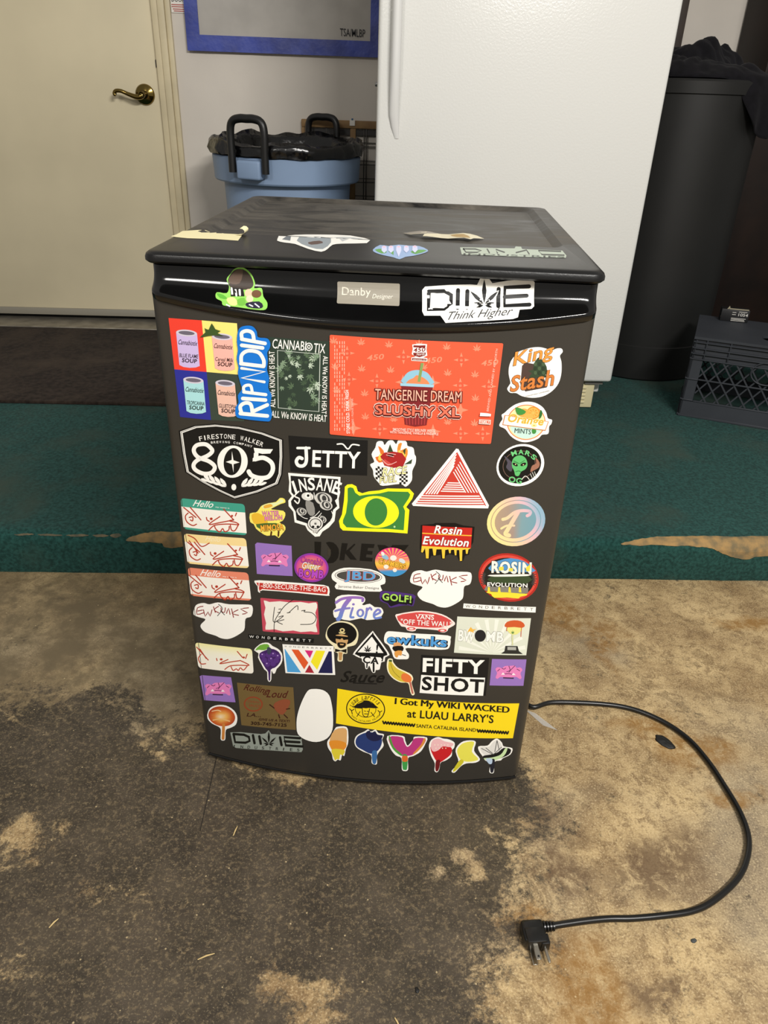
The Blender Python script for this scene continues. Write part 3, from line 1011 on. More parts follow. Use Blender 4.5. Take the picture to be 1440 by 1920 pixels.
# scooped handle strip with its bead
vs, fs = [], []
NXH, NT = 96, 16
for i in range(NXH + 1):
    u = -1 + 2 * i / NXH
    x = HW * math.copysign(1 - (1 - abs(u)) ** 1.15, u) if abs(u) < 1 else HW * u
    e = max(0.0, (abs(x) - (HW - 0.016)) / 0.016)
    round_ = 0.014 * (1 - math.sqrt(max(0, 1 - e * e)))
    zl = z_lip(x)
    col = [Vector((x, 0.050, Z_TOP - 0.001)), Vector((x, handle_y(x, Z_TOP) + round_ + 0.006, Z_TOP + 0.0005))]
    for j in range(NT + 1):
        z = Z_TOP - 0.0015 - (Z_TOP - 0.0015 - zl) * j / NT
        col.append(Vector((x, handle_y(x, z) + round_, z)))
    for k in range(1, 9):
        a = PI * k / 8
        col.append(Vector((x, S(x) - 0.003 - 0.0028 * math.sin(a) + 0.003 * k / 8 + round_, zl - 0.0058 * (1 - math.cos(a)))))
    col.append(Vector((x, S(x) + 0.006 + round_, zl - 0.0118)))
    col.append(Vector((x, 0.050, zl - 0.0118)))
    vs += col
n = len(col)
for i in range(NXH):
    for j in range(n - 1):
        fs.append((i * n + j, i * n + j + 1, (i + 1) * n + j + 1, (i + 1) * n + j))
fs.append(tuple(range(n - 1, -1, -1)))
fs.append(tuple(NXH * n + j for j in range(n)))
handle_o = mesh_obj('door_handle_strip', vs, fs, M_GLOSS, fridge, True, 40)
handle_o['label'] = 'glossy black scooped handle strip across the top of the door'

# lid
def lid_z(x, y):
    def sm(t):
        t = max(0, min(1, t))
        return t * t * (3 - 2 * t)
    ins = min((x + HW - 0.024) / 0.010, (HW - 0.024 - x) / 0.010, (y - 0.146) / 0.012, (FD - 0.020 - y) / 0.008)
    return FH - 0.006 * max(0, min(1, ins))
def lring(i, z, r, f=None, s=None, b=None):
    s = i if s is None else s
    return rring(-HW - 0.004 + s, HW + 0.004 - s, (-0.004 + (i if f is None else f)), FD - (i if b is None else b), max(0.002, r), z, 8)
rings = [lring(0.010, 0.8262, 0.012), lring(0.003, 0.8268, 0.016), lring(0.0, 0.8295, 0.018), lring(0.0, 0.8335, 0.018), lring(0.0014, 0.8368, 0.017), lring(0.0045, 0.8392, 0.015),
         lring(0.009, 0.8402, 0.013), lring(0.014, FH, 0.010), lring(0.03, FH, 0.02, f=0.150, s=0.028, b=0.020),
         lring(0.03, FH - 0.003, 0.02, f=0.156, s=0.033, b=0.024), lring(0.03, FH - 0.006, 0.02, f=0.162, s=0.038, b=0.028)]
lid = loft('lid', rings, M_LIDM, fridge, True, True, 28)
lid['label'] = 'satin black top with a raised border, dusty in the middle'
# dust on the lid
nt = M_LIDM.node_tree
b = nt.nodes['Principled BSDF']
tc = nt.nodes['Texture Coordinate']
mp = nt.nodes.new('ShaderNodeMapping'); mp.inputs['Scale'].default_value = (3.5, 9, 1); mp.inputs['Rotation'].default_value = (0, 0, 0.3)
nt.links.new(tc.outputs['Object'], mp.inputs['Vector'])
nn = nt.nodes.new('ShaderNodeTexNoise'); nn.inputs['Scale'].default_value = 1.6; nn.inputs['Detail'].default_value = 8; nn.inputs['Roughness'].default_value = 0.65; nn.inputs['Distortion'].default_value = 1.2
nt.links.new(mp.outputs['Vector'], nn.inputs['Vector'])
r1 = nt.nodes.new('ShaderNodeMapRange'); r1.inputs['From Min'].default_value = 0.36; r1.inputs['From Max'].default_value = 0.70
nt.links.new(nn.outputs['Fac'], r1.inputs['Value'])
sx = nt.nodes.new('ShaderNodeSeparateXYZ'); nt.links.new(tc.outputs['Object'], sx.inputs[0])
r2 = nt.nodes.new('ShaderNodeMapRange'); r2.interpolation_type = 'SMOOTHSTEP'; r2.inputs['From Min'].default_value = 0.14; r2.inputs['From Max'].default_value = 0.20
nt.links.new(sx.outputs['Y'], r2.inputs['Value'])
ml = nt.nodes.new('ShaderNodeMath'); ml.operation = 'MULTIPLY'
nt.links.new(r1.outputs['Result'], ml.inputs[0]); nt.links.new(r2.outputs['Result'], ml.inputs[1])
ml2 = nt.nodes.new('ShaderNodeMath'); ml2.operation = 'MULTIPLY'; ml2.inputs[1].default_value = 0.75
nt.links.new(ml.outputs[0], ml2.inputs[0])
mx = nt.nodes.new('ShaderNodeMix'); mx.data_type = 'RGBA'
nt.links.new(ml2.outputs[0], mx.inputs['Factor'])
mx.inputs[6].default_value = (*lin('#101010'), 1); mx.inputs[7].default_value = (*lin('#6a645a'), 1)
nt.links.new(mx.outputs[2], b.inputs['Base Color'])
r3 = nt.nodes.new('ShaderNodeMapRange'); r3.inputs['To Min'].default_value = 0.34; r3.inputs['To Max'].default_value = 0.8
nt.links.new(ml2.outputs[0], r3.inputs['Value']); nt.links.new(r3.outputs['Result'], b.inputs['Roughness'])

# power cord and plug (in the fridge's frame)
INV = FRM.inverted()
def loc(x, y, z):
    return INV @ Vector((x, y, z))
M_CORD = mat('black_cord_rubber', '#111110', 0.32, spec=0.5)
cp = [loc(*p) for p in ((0.23, 0.615, 0.12), (0.26, 0.60, 0.03), (0.31, 0.52, 0.006), (0.345, 0.40, 0.006), (0.335, 0.27, 0.006), (0.312, 0.185, 0.006), (0.325, 0.150, 0.008), (0.365, 0.163, 0.007),
                        (0.432, 0.163, 0.006), (0.49, 0.156, 0.006), (0.532, 0.140, 0.006), (0.570, 0.110, 0.006), (0.597, 0.070, 0.006), (0.611, 0.020, 0.006), (0.617, -0.030, 0.006), (0.620, -0.085, 0.006),
                        (0.612, -0.132, 0.006), (0.590, -0.172, 0.006), (0.560, -0.204, 0.006), (0.512, -0.236, 0.006), (0.475, -0.251, 0.006), (0.432, -0.258, 0.007), (0.385, -0.262, 0.007), (0.350, -0.263, 0.008), (0.310, -0.268, 0.010), (0.262, -0.276, 0.012))]
cord = tube('power_cord', catmull(cp, 6), 0.0046, M_CORD, fridge, 10)
cord['label'] = 'black power cord looping over the floor to a right-angle plug'
PX = Matrix.Translation(loc(0.246, -0.278, 0.0)) @ Matrix.Rotation(-FR_ROT - 0.10 + 0.16, 4, 'Z')
bm = bmesh.new()
bm_box(bm, -0.024, 0.008, -0.022, 0.009, 0.0005, 0.021, 0.005, 3, PX)
bm_box(bm, -0.021, 0.006, -0.025, -0.004, 0.002, 0.0225, 0.002, 2, PX)
pg = bm_obj('plug', bm, M_CORD, cord, True, 40)
bm = bmesh.new()
bm_box(bm, -0.002, 0.010, -0.027, -0.012, 0.003, 0.0200, 0.002, 2, PX)
bm_obj('plug_shoulder', bm, M_CORD, cord, True, 40)
for k in range(4):
    lathe('strain_relief_ring', [(0.0052, 0.0), (0.0078 - k * 0.0005, 0.0006), (0.0078 - k * 0.0005, 0.0030), (0.0052, 0.0036)], M_CORD, cord, 16,
          PX @ Matrix.Translation((0.0075 + k * 0.0044, 0.0015, 0.0112)) @ Matrix.Rotation(PI / 2, 4, 'Y'))
M_PRONG = mat('nickel', '#c9c3b4', 0.25, metal=1.0)
for dx, z0 in ((-0.0170, 0.0035), (-0.0140, 0.0155)):
    bm = bmesh.new()
    bm_box(bm, dx, dx + 0.0072, -0.045, -0.022, z0, z0 + 0.0016, 0.0006, 1, PX)
    pr = bm_obj('flat_prong', bm, M_PRONG, cord, True, 40)
tube('ground_pin', [PX @ Vector((0.003, -0.022, 0.0105)), PX @ Vector((0.004, -0.044, 0.0105)), PX @ Vector((0.0042, -0.047, 0.0105))], [0.0024, 0.0024, 0.0012], M_PRONG, cord, 12)
lathe('prong_hole', [(0.0001, 0.0), (0.0014, 0.0001), (0.0014, 0.0003), (0.0001, 0.0004)], M_BLKP, cord, 12, PX @ Matrix.Translation((-0.0104, -0.0405, 0.0171)), False)

# ---- litter on the floor
M_SCRAP = mat('black_scrap', '#121110', 0.6, bump=0.8, bscale=90)
def lump(name, loc_, rx, ry, h, m, rz, label, cat, seed):
    vs, fs = [], []
    na, nr = 28, 6
    for i in range(nr):
        t = (i + 1) / nr
        for k in range(na):
            a = 2 * PI * k / na
            e = 1 + 0.22 * noise.noise(Vector((math.cos(a) * 1.5, math.sin(a) * 1.5, seed)))
            vs.append(Vector((rx * t * e * math.cos(a), ry * t * e * math.sin(a), h * (1 - t ** 3) * (0.75 + 0.4 * noise.noise(Vector((t * 3 * math.cos(a), t * 3 * math.sin(a), seed + 4)))) + 0.0003)))
    vs.append(Vector((0, 0, h)))
    for k in range(na):
        k2 = (k + 1) % na
        fs.append((len(vs) - 1, k, k2))
        for i in range(nr - 1):
            fs.append((i * na + k, (i + 1) * na + k, (i + 1) * na + k2, i * na + k2))
    fs.append(tuple((nr - 1) * na + k for k in range(na - 1, -1, -1)))
    o = mesh_obj(name, vs, fs, m, None, True)
    o.location = loc_
    o.rotation_euler = (0, 0, rz)
    return tag(o, label, cat)
lump('black_scrap', (0.552, 0.072, 0.0), 0.012, 0.019, 0.004, M_SCRAP, 0.6, 'flattened black scrap lying inside the loop of the power cord', 'scrap', 3)
lump('pebble', (0.463, -0.290, 0.0), 0.005, 0.003, 0.002, mat('grey_pebble', '#3f4240', 0.8), 0.4, 'tiny grey pebble on the tan concrete near the cord', 'pebble', 8)
lump('grit_lump', (0.075, -0.352, 0.0), 0.003, 0.004, 0.002, M_SCRAP, 0.2, 'tiny black crumb on the dark stained concrete', 'crumb', 5)
M_STRAW = mat('pale_wood_sliver', '#c6ad78', 0.7)
def sliver(x, y, dx, dy, label):
    o = tube('wood_sliver', [(0, 0, 0.0016), (dx * 0.5, dy * 0.5 + 0.0008, 0.002), (dx, dy, 0.0014)], [0.0007, 0.0012, 0.0006], M_STRAW, None, 6)
    o.location = (x, y, 0)
    return tag(o, label, 'sliver', 'slivers on the floor')
sliver(-0.424, -0.268, 0.008, 0.013, 'short pale wood sliver far left of the plug')
sliver(-0.214, -0.312, 0.021, 0.008, 'longest pale wood sliver lying on the black oil stain')
sliver(-0.196, -0.124, 0.004, 0.017, 'thin wood sliver just in front of the mini fridge')
sliver(0.045, -0.385, 0.006, -0.012, 'short wood sliver beside the tiny black crumb')
M_TAPE = bpy.data.materials.new('clear_tape')
M_TAPE.use_nodes = True
nt = M_TAPE.node_tree
tr = nt.nodes.new('ShaderNodeBsdfTransparent')
mxs = nt.nodes.new('ShaderNodeMixShader')
pb = nt.nodes['Principled BSDF']
pb.inputs['Base Color'].default_value = (0.75, 0.74, 0.70, 1)
pb.inputs['Roughness'].default_value = 0.15
mxs.inputs[0].default_value = 0.30
nt.links.new(tr.outputs[0], mxs.inputs[1]); nt.links.new(pb.outputs[0], mxs.inputs[2])
nt.links.new(mxs.outputs[0], nt.nodes['Material Output'].inputs['Surface'])
tp = mesh_obj('tape_scrap', [(0.312, 0.150, 0.0012), (0.330, 0.140, 0.0012), (0.362, 0.098, 0.0006), (0.338, 0.110, 0.0006), (0.312, 0.150, 0.0016), (0.330, 0.140, 0.0016), (0.362, 0.098, 0.0010), (0.338, 0.110, 0.0010)],
              [(3, 2, 1, 0), (4, 5, 6, 7), (0, 1, 5, 4), (1, 2, 6, 5), (2, 3, 7, 6), (3, 0, 4, 7)], M_TAPE)
tag(tp, 'scrap of clear tape on the floor where the cord leaves the fridge', 'tape')

# ================================================================== STICKERS
# Every sticker is one thin mesh lying on the fridge: a die-cut base and its print as layers of coloured faces.
# The outlines were measured on the photograph and are carried onto the real surface (bowed door, handle scoop or lid).
M_PRINT = bpy.data.materials.new('sticker_print')
M_PRINT.use_nodes = True
nt = M_PRINT.node_tree
at_ = nt.nodes.new('ShaderNodeAttribute')
at_.attribute_name = 'print'
pb = nt.nodes['Principled BSDF']
nt.links.new(at_.outputs['Color'], pb.inputs['Base Color'])
pb.inputs['Roughness'].default_value = 0.45
pb.inputs['Specular IOR Level'].default_value = 0.35

LC = INV @ CAM_LOC
LR, LU, LF = [INV.to_3x3() @ v for v in (CAM_R, CAM_U, CAM_F)]

class Surf:
    def __init__(self, kind):
        self.kind = kind
    def h(self, a, b):
        if self.kind == 'door':
            return S(a)
        if self.kind == 'handle':
            return handle_y(a, b)
        return lid_z(a, b)
    def hit(self, px, py):
        d = LF + LR * ((px - 720) / FPX) - LU * ((py - 960) / FPX)
        lo, hi = 0.3, 2.5
        for _ in range(44):
            t = (lo + hi) / 2
            p = LC + d * t
            if self.kind == 'lid':
                over = p.z > self.h(p.x, p.y)
            else:
                over = p.y < self.h(p.x, p.z)
            if over:
                lo = t
            else:
                hi = t
        return (p.x, p.y) if self.kind == 'lid' else (p.x, p.z)
    def place(self, a, b, off):
        if self.kind == 'lid':
            return Vector((a, b, self.h(a, b) + off))
        return Vector((a, self.h(a, b) - off, b))
DOOR, HANDLE, LID = Surf('door'), Surf('handle'), Surf('lid')
PARENT = {'door': door_f, 'handle': handle_o, 'lid': lid}

def proj(v):
    d = v - LC
    z = d.dot(LF)
    return (720 + FPX * d.dot(LR) / z, 960 - FPX * d.dot(LU) / z)

class Sticker:
    def __init__(self, name, label, crop, surf=DOOR):
        self.name, self.label, self.surf = name, label, surf
        self.cx, self.cy, self.cs = crop[0], crop[1], crop[2] / crop[3]
        self.items = []          # (verts 2D, faces, colour id, layer)
        self.pal = []
        self.layer = 0
        self.grad = False
        self.hold = False
    def map(self, p):
        return self.surf.hit(self.cx + p[0] * self.cs, self.cy + p[1] * self.cs)
    def colour(self, c):
        self.pal.append(c if callable(c) else lin(c))
        if callable(c):
            self.grad = True
        return len(self.pal) - 1
    def next(self):
        if not self.hold:
            self.layer += 1
        return self.layer
    def same(self, on=True):
        """print that does not overlap shares one layer"""
        if on:
            self.layer += 1
        self.hold = on
        return self
    def _tri(self, loops, cid, lay):
        pts = [p for l in loops for p in l]
        tri = tessellate_polygon([[Vector((p[0], p[1], 0)) for p in l] for l in loops])
        self.items.append(([self.map(p) for p in pts], tri, cid, lay))
    def poly(self, pts, col, smooth=0, holes=()):
        if smooth:
            pts = [(v.x, v.y) for v in catmull([Vector((x, y, 0)) for x, y in pts], smooth, True)]
        self._tri([pts] + [list(h) for h in holes], self.colour(col), self.next())
        return self
    def ell(self, cx, cy, rx, ry, col, rot=0, n=36, hole=None):
        c, s = math.cos(math.radians(rot)), math.sin(math.radians(rot))
        def ring(rx, ry):
            return [(cx + rx * math.cos(a) * c - ry * math.sin(a) * s, cy + rx * math.cos(a) * s + ry * math.sin(a) * c) for a in [2 * PI * k / n for k in range(n)]]
        self._tri([ring(rx, ry)] + ([ring(*hole)] if hole else []), self.colour(col), self.next())
        return self
    def rquad(self, q, r, col):
        """quad TL TR BR BL with rounded corners"""
        out = []
        Q = [Vector((x, y)) for x, y in q]
        for i in range(4):
            p, a, b_ = Q[i], Q[i - 1], Q[(i + 1) % 4]
            da, db = (a - p).normalized() * r, (b_ - p).normalized() * r
            for k in range(6):
                t = k / 5
                out.append(tuple((p + da) * (1 - t) ** 2 + p * 2 * t * (1 - t) + (p + db) * t * t) if r else tuple(p))
                if not r:
                    break
        return self.poly(out, col)
    def stroke(self, pts, w, col, smooth=5, closed=False):
        P = [Vector((x, y)) for x, y in pts]
        if smooth and len(P) > 2:
            P = [Vector((v.x, v.y)) for v in catmull([Vector((p.x, p.y, 0)) for p in P], smooth, closed)]
        if closed:
            P.append(P[0])
        vs, fs = [], []
        N = len(P)
        for i, p in enumerate(P):
            t = P[min(i + 1, N - 1)] - P[max(i - 1, 0)]
            if closed and i in (0, N - 1):
                t = P[1] - P[N - 2]
            if t.length < 1e-9:
                t = Vector((1, 0))
            t.normalize()
            nrm = Vector((-t.y, t.x)) * (w / 2)
            vs += [tuple(p + nrm), tuple(p - nrm)]
            if i:
                fs.append((2 * i - 2, 2 * i - 1, 2 * i + 1, 2 * i))
        if not closed:
            for e, sgn in ((0, -1), (N - 1, 1)):
                t = (P[min(e + 1, N - 1)] - P[max(e - 1, 0)]).normalized() * sgn
                k0 = len(vs)
                nr = Vector((-t.y, t.x))
                for k in range(7):
                    a = -PI / 2 + PI * k / 6
                    vs.append(tuple(P[e] + (t * math.cos(a) + nr * math.sin(a)) * (w / 2)))
                fs.append(tuple(range(k0, k0 + 7)))
        self.items.append(([self.map(v) for v in vs], fs, self.colour(col), self.next()))
        return self
    def lines(self, lst, w, col, smooth=5):
        self.same()
        for l in lst:
            self.stroke(l, w, col, smooth)
        self.same(False)
        return self
    def _up(self, x, y):
        a, b_ = self.map((x, y))
        p = self.surf.place(a, b_, 0)
        q = self.surf.place(a, b_ + 0.01, 0)
        (x0, y0), (x1, y1) = proj(p), proj(q)
        v = Vector((x1 - x0, y1 - y0))
        return v.normalized()
    def text(self, s, x0, y0, x1, y1, h, col, bold=0.0, shear=0.0, out=None, up=None, depth=None, fitbold=None):
        """lettering whose box stands on the line x0,y0 - x1,y1 and is h tall (crop pixels)"""
        bold *= 0.6
        sp = 1.0 + 3.0 * max(0.0, bold)
        vs, fs, (a, b_, c, d) = text_mesh(s, bold, shear, space=sp)
        o, ex = Vector((x0, y0)), Vector((x1 - x0, y1 - y0))
        u = Vector(up).normalized() if up else self._up((x0 + x1) / 2, (y0 + y1) / 2)
        if up == 'perp':
            u = Vector((ex.y, -ex.x)).normalized()
        def put(vs, fs, col, dx=0, dy=0):
            V = [tuple(o + ex * ((x - a) / (b_ - a)) + u * ((y - c) / (d - c) * h) + Vector((dx, dy))) for x, y in vs]
            self.items.append(([self.map(v) for v in V], fs, self.colour(col), self.next()))
        if out:
            for (ocol, amt) in (out if isinstance(out, list) else [out]):
                v2, f2, _ = text_mesh(s, bold + amt * 0.8, shear, space=sp)
                put(v2, f2, ocol)
                if depth:
                    for k in range(1, 4):
                        put(v2, f2, ocol, depth[0] * k / 3, depth[1] * k / 3)
        put(vs, fs, col)
        return self
    def perp(self, s, x0, y0, x1, y1, h, col, **k):
        ex = Vector((x1 - x0, y1 - y0)).normalized()
        return self.text(s, x0, y0, x1, y1, h, col, up=(ex.y, -ex.x), **k)
    def arc(self, s, cx, cy, rx, ry, a0, a1, h, col, bold=0.0, wf=0.86, flip=False, out=None, shear=0.0):
        """letters along an ellipse; angles in degrees clockwise from the top"""
        n = len(s)
        was = self.hold
        if not was:
            self.same()
        for i, ch in enumerate(s):
            if ch == ' ':
                continue
            t = (i + 0.5) / n
            an = math.radians(a0 + (a1 - a0) * t)
            d = math.radians((a1 - a0) / n) * 0.5 * wf
            p = Vector((cx + rx * math.sin(an - d), cy - ry * math.cos(an - d)))
            q = Vector((cx + rx * math.sin(an + d), cy - ry * math.cos(an + d)))
            k = {'I': 0.35, 'i': 0.35, '.': 0.3, "'": 0.3, 'l': 0.35, '1': 0.6}.get(ch, 1.0)
            m_ = (p + q) / 2
            p, q = m_ + (p - m_) * k, m_ + (q - m_) * k
            self.perp(ch, p.x, p.y, q.x, q.y, h, col, bold=bold, out=out, shear=shear)
        if not was:
            self.same(False)
        return self
    def leaf(self, cx, cy, r, col, rot=0, squash=1.0):
        was = self.hold
        if not was:
            self.same()
        for an, ln in ((0, 1.0), (38, 0.88), (-38, 0.88), (74, 0.66), (-74, 0.66), (112, 0.36), (-112, 0.36)):
            a = math.radians(an + rot)
            d = Vector((math.sin(a), -math.cos(a)))
            nrm = Vector((d.y, -d.x))
            L_ = r * ln
            pts = []
            for t, w in ((0, 0.01), (0.25, 0.075), (0.55, 0.11), (0.8, 0.06), (1.0, 0.0)):
                pts.append(d * L_ * t + nrm * r * w * (0.6 + 0.4 * ln))
            for t, w in ((0.8, 0.06), (0.55, 0.11), (0.25, 0.075), (0, 0.01)):
                pts.append(d * L_ * t - nrm * r * w * (0.6 + 0.4 * ln))
            self.poly([(cx + p.x, cy + p.y * squash) for p in pts], col)
        if not was:
            self.same(False)
        return self
    def build(self, base=0.00022, step=0.00004, extra=None):
        bm = bmesh.new()
        il = bm.faces.layers.int.new('cid')
        for vs, fs, cid, lay in self.items:
            off = base + step * lay
            V = [bm.verts.new((a, off, b_)) for a, b_ in vs]
            for f in fs:
                try:
                    fc = bm.faces.new([V[i] for i in f])
                    fc[il] = cid
                except ValueError:
                    pass
        G = 0.010 if self.surf.kind != 'handle' else 0.006
        xs = [v.co.x for v in bm.verts]
        zs = [v.co.z for v in bm.verts]
        for k in range(math.floor(min(xs) / G), math.ceil(max(xs) / G) + 1):
            bmesh.ops.bisect_plane(bm, geom=bm.verts[:] + bm.edges[:] + bm.faces[:], plane_co=(k * G, 0, 0), plane_no=(1, 0, 0), dist=1e-7)
        if self.surf.kind != 'door' or self.grad:
            g2 = 0.004 if self.surf.kind == 'handle' else G
            for k in range(math.floor(min(zs) / g2), math.ceil(max(zs) / g2) + 1):
                bmesh.ops.bisect_plane(bm, geom=bm.verts[:] + bm.edges[:] + bm.faces[:], plane_co=(0, 0, k * g2), plane_no=(0, 0, 1), dist=1e-7)
        cl = bm.loops.layers.float_color.new('print')
        for f in bm.faces:
            c = self.pal[f[il]]
            for l in f.loops:
                if callable(c):
                    p = proj(self.surf.place(l.vert.co.x, l.vert.co.z, 0))
                    l[cl] = (*lin(c((p[0] - self.cx) / self.cs, (p[1] - self.cy) / self.cs)), 1)
                else:
                    l[cl] = (*c, 1)
        lid_kind = self.surf.kind == 'lid'
        for v in bm.verts:
            a, off, b_ = v.co
            e = extra(a, b_) if extra else 0.0
            v.co = self.surf.place(a, b_, off + e)
        bmesh.ops.recalc_face_normals(bm, faces=bm.faces)
        ref = Vector((0, 0, 1)) if lid_kind else Vector((0, -1, 0))
        for f in bm.faces:
            if f.normal.dot(ref) < 0:
                f.normal_flip()
        me = bpy.data.meshes.new(self.name)
        bm.to_mesh(me)
        bm.free()
        o = link(self.name, me, M_PRINT, PARENT[self.surf.kind])
        o['label'] = self.label
        return o

def mixc(stops):
    """colour ramp over hex stops [(t, hex)] returned as linear rgb"""
    st = [(t, lin(c)) for t, c in stops]
    def f(t):
        if t <= st[0][0]:
            return st[0][1]
        for (t0, c0), (t1, c1) in zip(st, st[1:]):
            if t <= t1:
                k = (t - t0) / (t1 - t0)
                return tuple(a + (b_ - a) * k for a, b_ in zip(c0, c1))
        return st[-1][1]
    return f

WH, BK = '#f3f1ea', '#101010'
cA = (300, 580, 330, 1440); cB = (600, 610, 350, 1440); cC = (910, 620, 200, 1280); cD = (320, 780, 330, 1440)
cE = (530, 810, 250, 1440); cF = (760, 820, 280, 1440); cG = (330, 920, 300, 1440); cH = (540, 1000, 260, 1440)
cI = (740, 1020, 280, 1440); cJ = (340, 1110, 280, 1440); cK = (590, 1120, 270, 1440); cL = (760, 1130, 260, 1440)
cM = (360, 1250, 300, 1440); cN = (600, 1270, 400, 1440); cO = (260, 360, 440, 1440); cP = (690, 360, 460, 1440)

# ---- four-panel soup sticker (plain cans stand in for the artwork)
s = Sticker('soup_sticker', 'square sticker of four coloured panels with plain soup cans', cA)
s.same()
s.poly([(70, 70), (342, 90), (382, 512), (118, 490)], '#e8402f')
s.poly([(342, 90), (630, 114), (660, 535), (382, 512)], '#f3e27c')
s.poly([(118, 490), (382, 512), (418, 905), (165, 880)], '#2b2f93')
s.poly([(382, 512), (660, 535), (690, 915), (418, 905)], '#38443a')
s.same(False)
for (x, y, w, h, body, ink, words) in ((132, 185, 172, 270, '#c9b6e2', '#2a1a2c', 'BLUE FLAME'), (424, 215, 168, 265, '#efb3a6', '#3a1c1c', 'Cereal Milk'),
                                       (192, 570, 165, 260, '#a8dadd', '#16261e', 'TROPICANNA'), (455, 595, 160, 260, '#e6b9a6', '#24101f', 'GLUETOPIA')):
    sk = 0.135
    s.poly([(x, y), (x + w, y + 16), (x + w + h * sk * 0.6, y + h + 8), (x + w * 0.8 + h * sk * 0.65, y + h + 20), (x + w * 0.5 + h * sk * 0.68, y + h + 23), (x + w * 0.2 + h * sk * 0.72, y + h + 16), (x + h * sk * 0.75, y + h)], body)
    s.ell(x + w / 2, y + 8, w / 2, 27, '#cfc9d6', 5)
    s.ell(x + w / 2, y + 8, w / 2 - 20, 16, '#6a6472', 5)
    s.perp('Cannabiotix', x + 18, y + 100, x + w + 2, y + 114, 40, ink, shear=0.3, bold=0.015)
    s.perp(words, x + 28, y + 205, x + w + 8, y + 217, 32, ink, bold=0.01)
    s.perp('SOUP', x + 48, y + 246, x + w - 2, y + 256, 34, ink, bold=0.04)
s.poly([(395, 215), (330, 225), (375, 185), (365, 150), (400, 165), (425, 112), (455, 160), (500, 175), (470, 190), (520, 215), (455, 210)], '#3c5326', 2)
s.build()

s = Sticker('cannabiotix_sticker', 'dark green square sticker of leafy plants framed by white lettering', cA)
s.poly([(880, 225), (1385, 262), (1360, 922), (890, 885)], '#2c3a30')
s.same()
rnd = random.Random(4)
for k in range(46):
    x, y = 985 + rnd.random() * 310, 360 + rnd.random() * 440
    s.leaf(x, y, 26 + rnd.random() * 34, ['#7d9479', '#54694f', '#b9c8b4', '#41543f'][k % 4], rnd.random() * 360)
s.same(False)
s.stroke([(962, 335), (1310, 366), (1300, 836), (968, 805)], 6, '#cfd6cc', 0, True)
s.perp('CANNABI', 918, 318, 1192, 340, 78, WH, bold=0.01)
s.ell(1219, 306, 30, 34, WH, hole=(22, 26)).ell(1219, 306, 14, 17, WH, hole=(7, 9))
s.perp('TIX', 1256, 352, 1350, 360, 76, WH, bold=0.01)
s.perp('ALL We KNOW IS HEAT', 908, 882, 1362, 922, 56, WH, bold=0.012)
s.perp('ALL We KNOW IS HEAT', 1335, 380, 1322, 855, 40, WH, bold=0.012)
s.perp('ALL We KNOW IS HEAT', 945, 800, 938, 340, 46, WH, bold=0.012)
s.build()

s = Sticker('ripndip_sticker', 'blue die-cut sticker reading RIPNDIP upwards in white', cA)
s.poly([(720, 130), (765, 140), (795, 180), (805, 225), (880, 235), (905, 275), (898, 320), (880, 350), (885, 420), (878, 490), (895, 560), (888, 640), (915, 700), (905, 780), (918, 850), (905, 905), (860, 912), (680, 892),
        (625, 870), (620, 800), (645, 760), (640, 700), (672, 650), (660, 600), (640, 520), (645, 470), (630, 400), (640, 330), (632, 260), (640, 180), (665, 142)], '#1273d0', 3)
s.stroke([(660, 848), (880, 868)], 30, WH, 0)
s.stroke([(668, 840), (660, 790), (700, 762), (745, 775), (760, 850)], 30, WH)
s.stroke([(765, 830), (880, 778)], 30, WH)
s.stroke([(680, 725), (865, 738)], 30, WH, 0)
s.stroke([(688, 672), (868, 694)], 26, WH, 0)
s.stroke([(690, 665), (687, 634), (712, 617), (745, 622), (757, 668)], 24, WH)
s.stroke([(856, 590), (672, 558), (860, 506), (670, 478)], 22, WH, 0)
s.stroke([(665, 440), (850, 462)], 30, WH, 0)
s.stroke([(668, 436), (672, 370), (725, 335), (810, 350), (850, 410), (852, 458)], 30, WH)
s.stroke([(672, 290), (842, 312)], 30, WH, 0)
s.stroke([(672, 240), (862, 275)], 30, WH, 0)
s.stroke([(674, 236), (672, 190), (715, 172), (760, 192), (772, 256)], 30, WH)
s.build(base=0.0016)

# ---- big orange-red beer label
OR = '#e25a3c'; ORL = '#ee8a6c'
s = Sticker('beer_label_sticker', 'large orange-red label reading TANGERINE DREAM SLUSHY XL with a slush cup', cB)
s.rquad([(76, 70), (1414, 136), (1318, 912), (76, 838)], 14, OR)
s.same()
for (x, y) in ((105, 110), (318, 122), (532, 140), (977, 158), (1210, 168), (118, 305), (322, 325), (545, 335), (985, 358), (1195, 370), (130, 490), (345, 515), (1198, 552), (350, 695), (570, 712), (985, 735), (1192, 745), (765, 135), (800, 310)):
    s.leaf(x, y + 20, 52, ORL, squash=0.95)
for (x, y) in ((210, 212), (645, 240), (1090, 264), (225, 412), (440, 425), (640, 435), (1082, 460), (1302, 468), (235, 605), (1085, 650), (260, 790), (462, 795), (872, 815), (1085, 830), (1255, 832), (870, 440)):
    s.poly([(x, y - 58), (x + 14, y - 14), (x + 60, y), (x + 14, y + 14), (x, y + 58), (x - 14, y + 14), (x - 60, y), (x - 14, y - 14)], ORL)
for (x, y) in ((365, 270), (812, 292), (1245, 312)):
    s.perp('450', x, y, x + 132, y - 12, 42, ORL, bold=0.03, shear=0.2)
s.same(False)
s.same()
for (x, y) in ((210, 212), (645, 240), (1090, 264), (225, 412), (440, 425), (1082, 460), (1302, 468), (462, 795), (1085, 830), (1255, 832)):
    s.ell(x, y, 26, 26, '#d6573c')
s.same(False)
s.same()
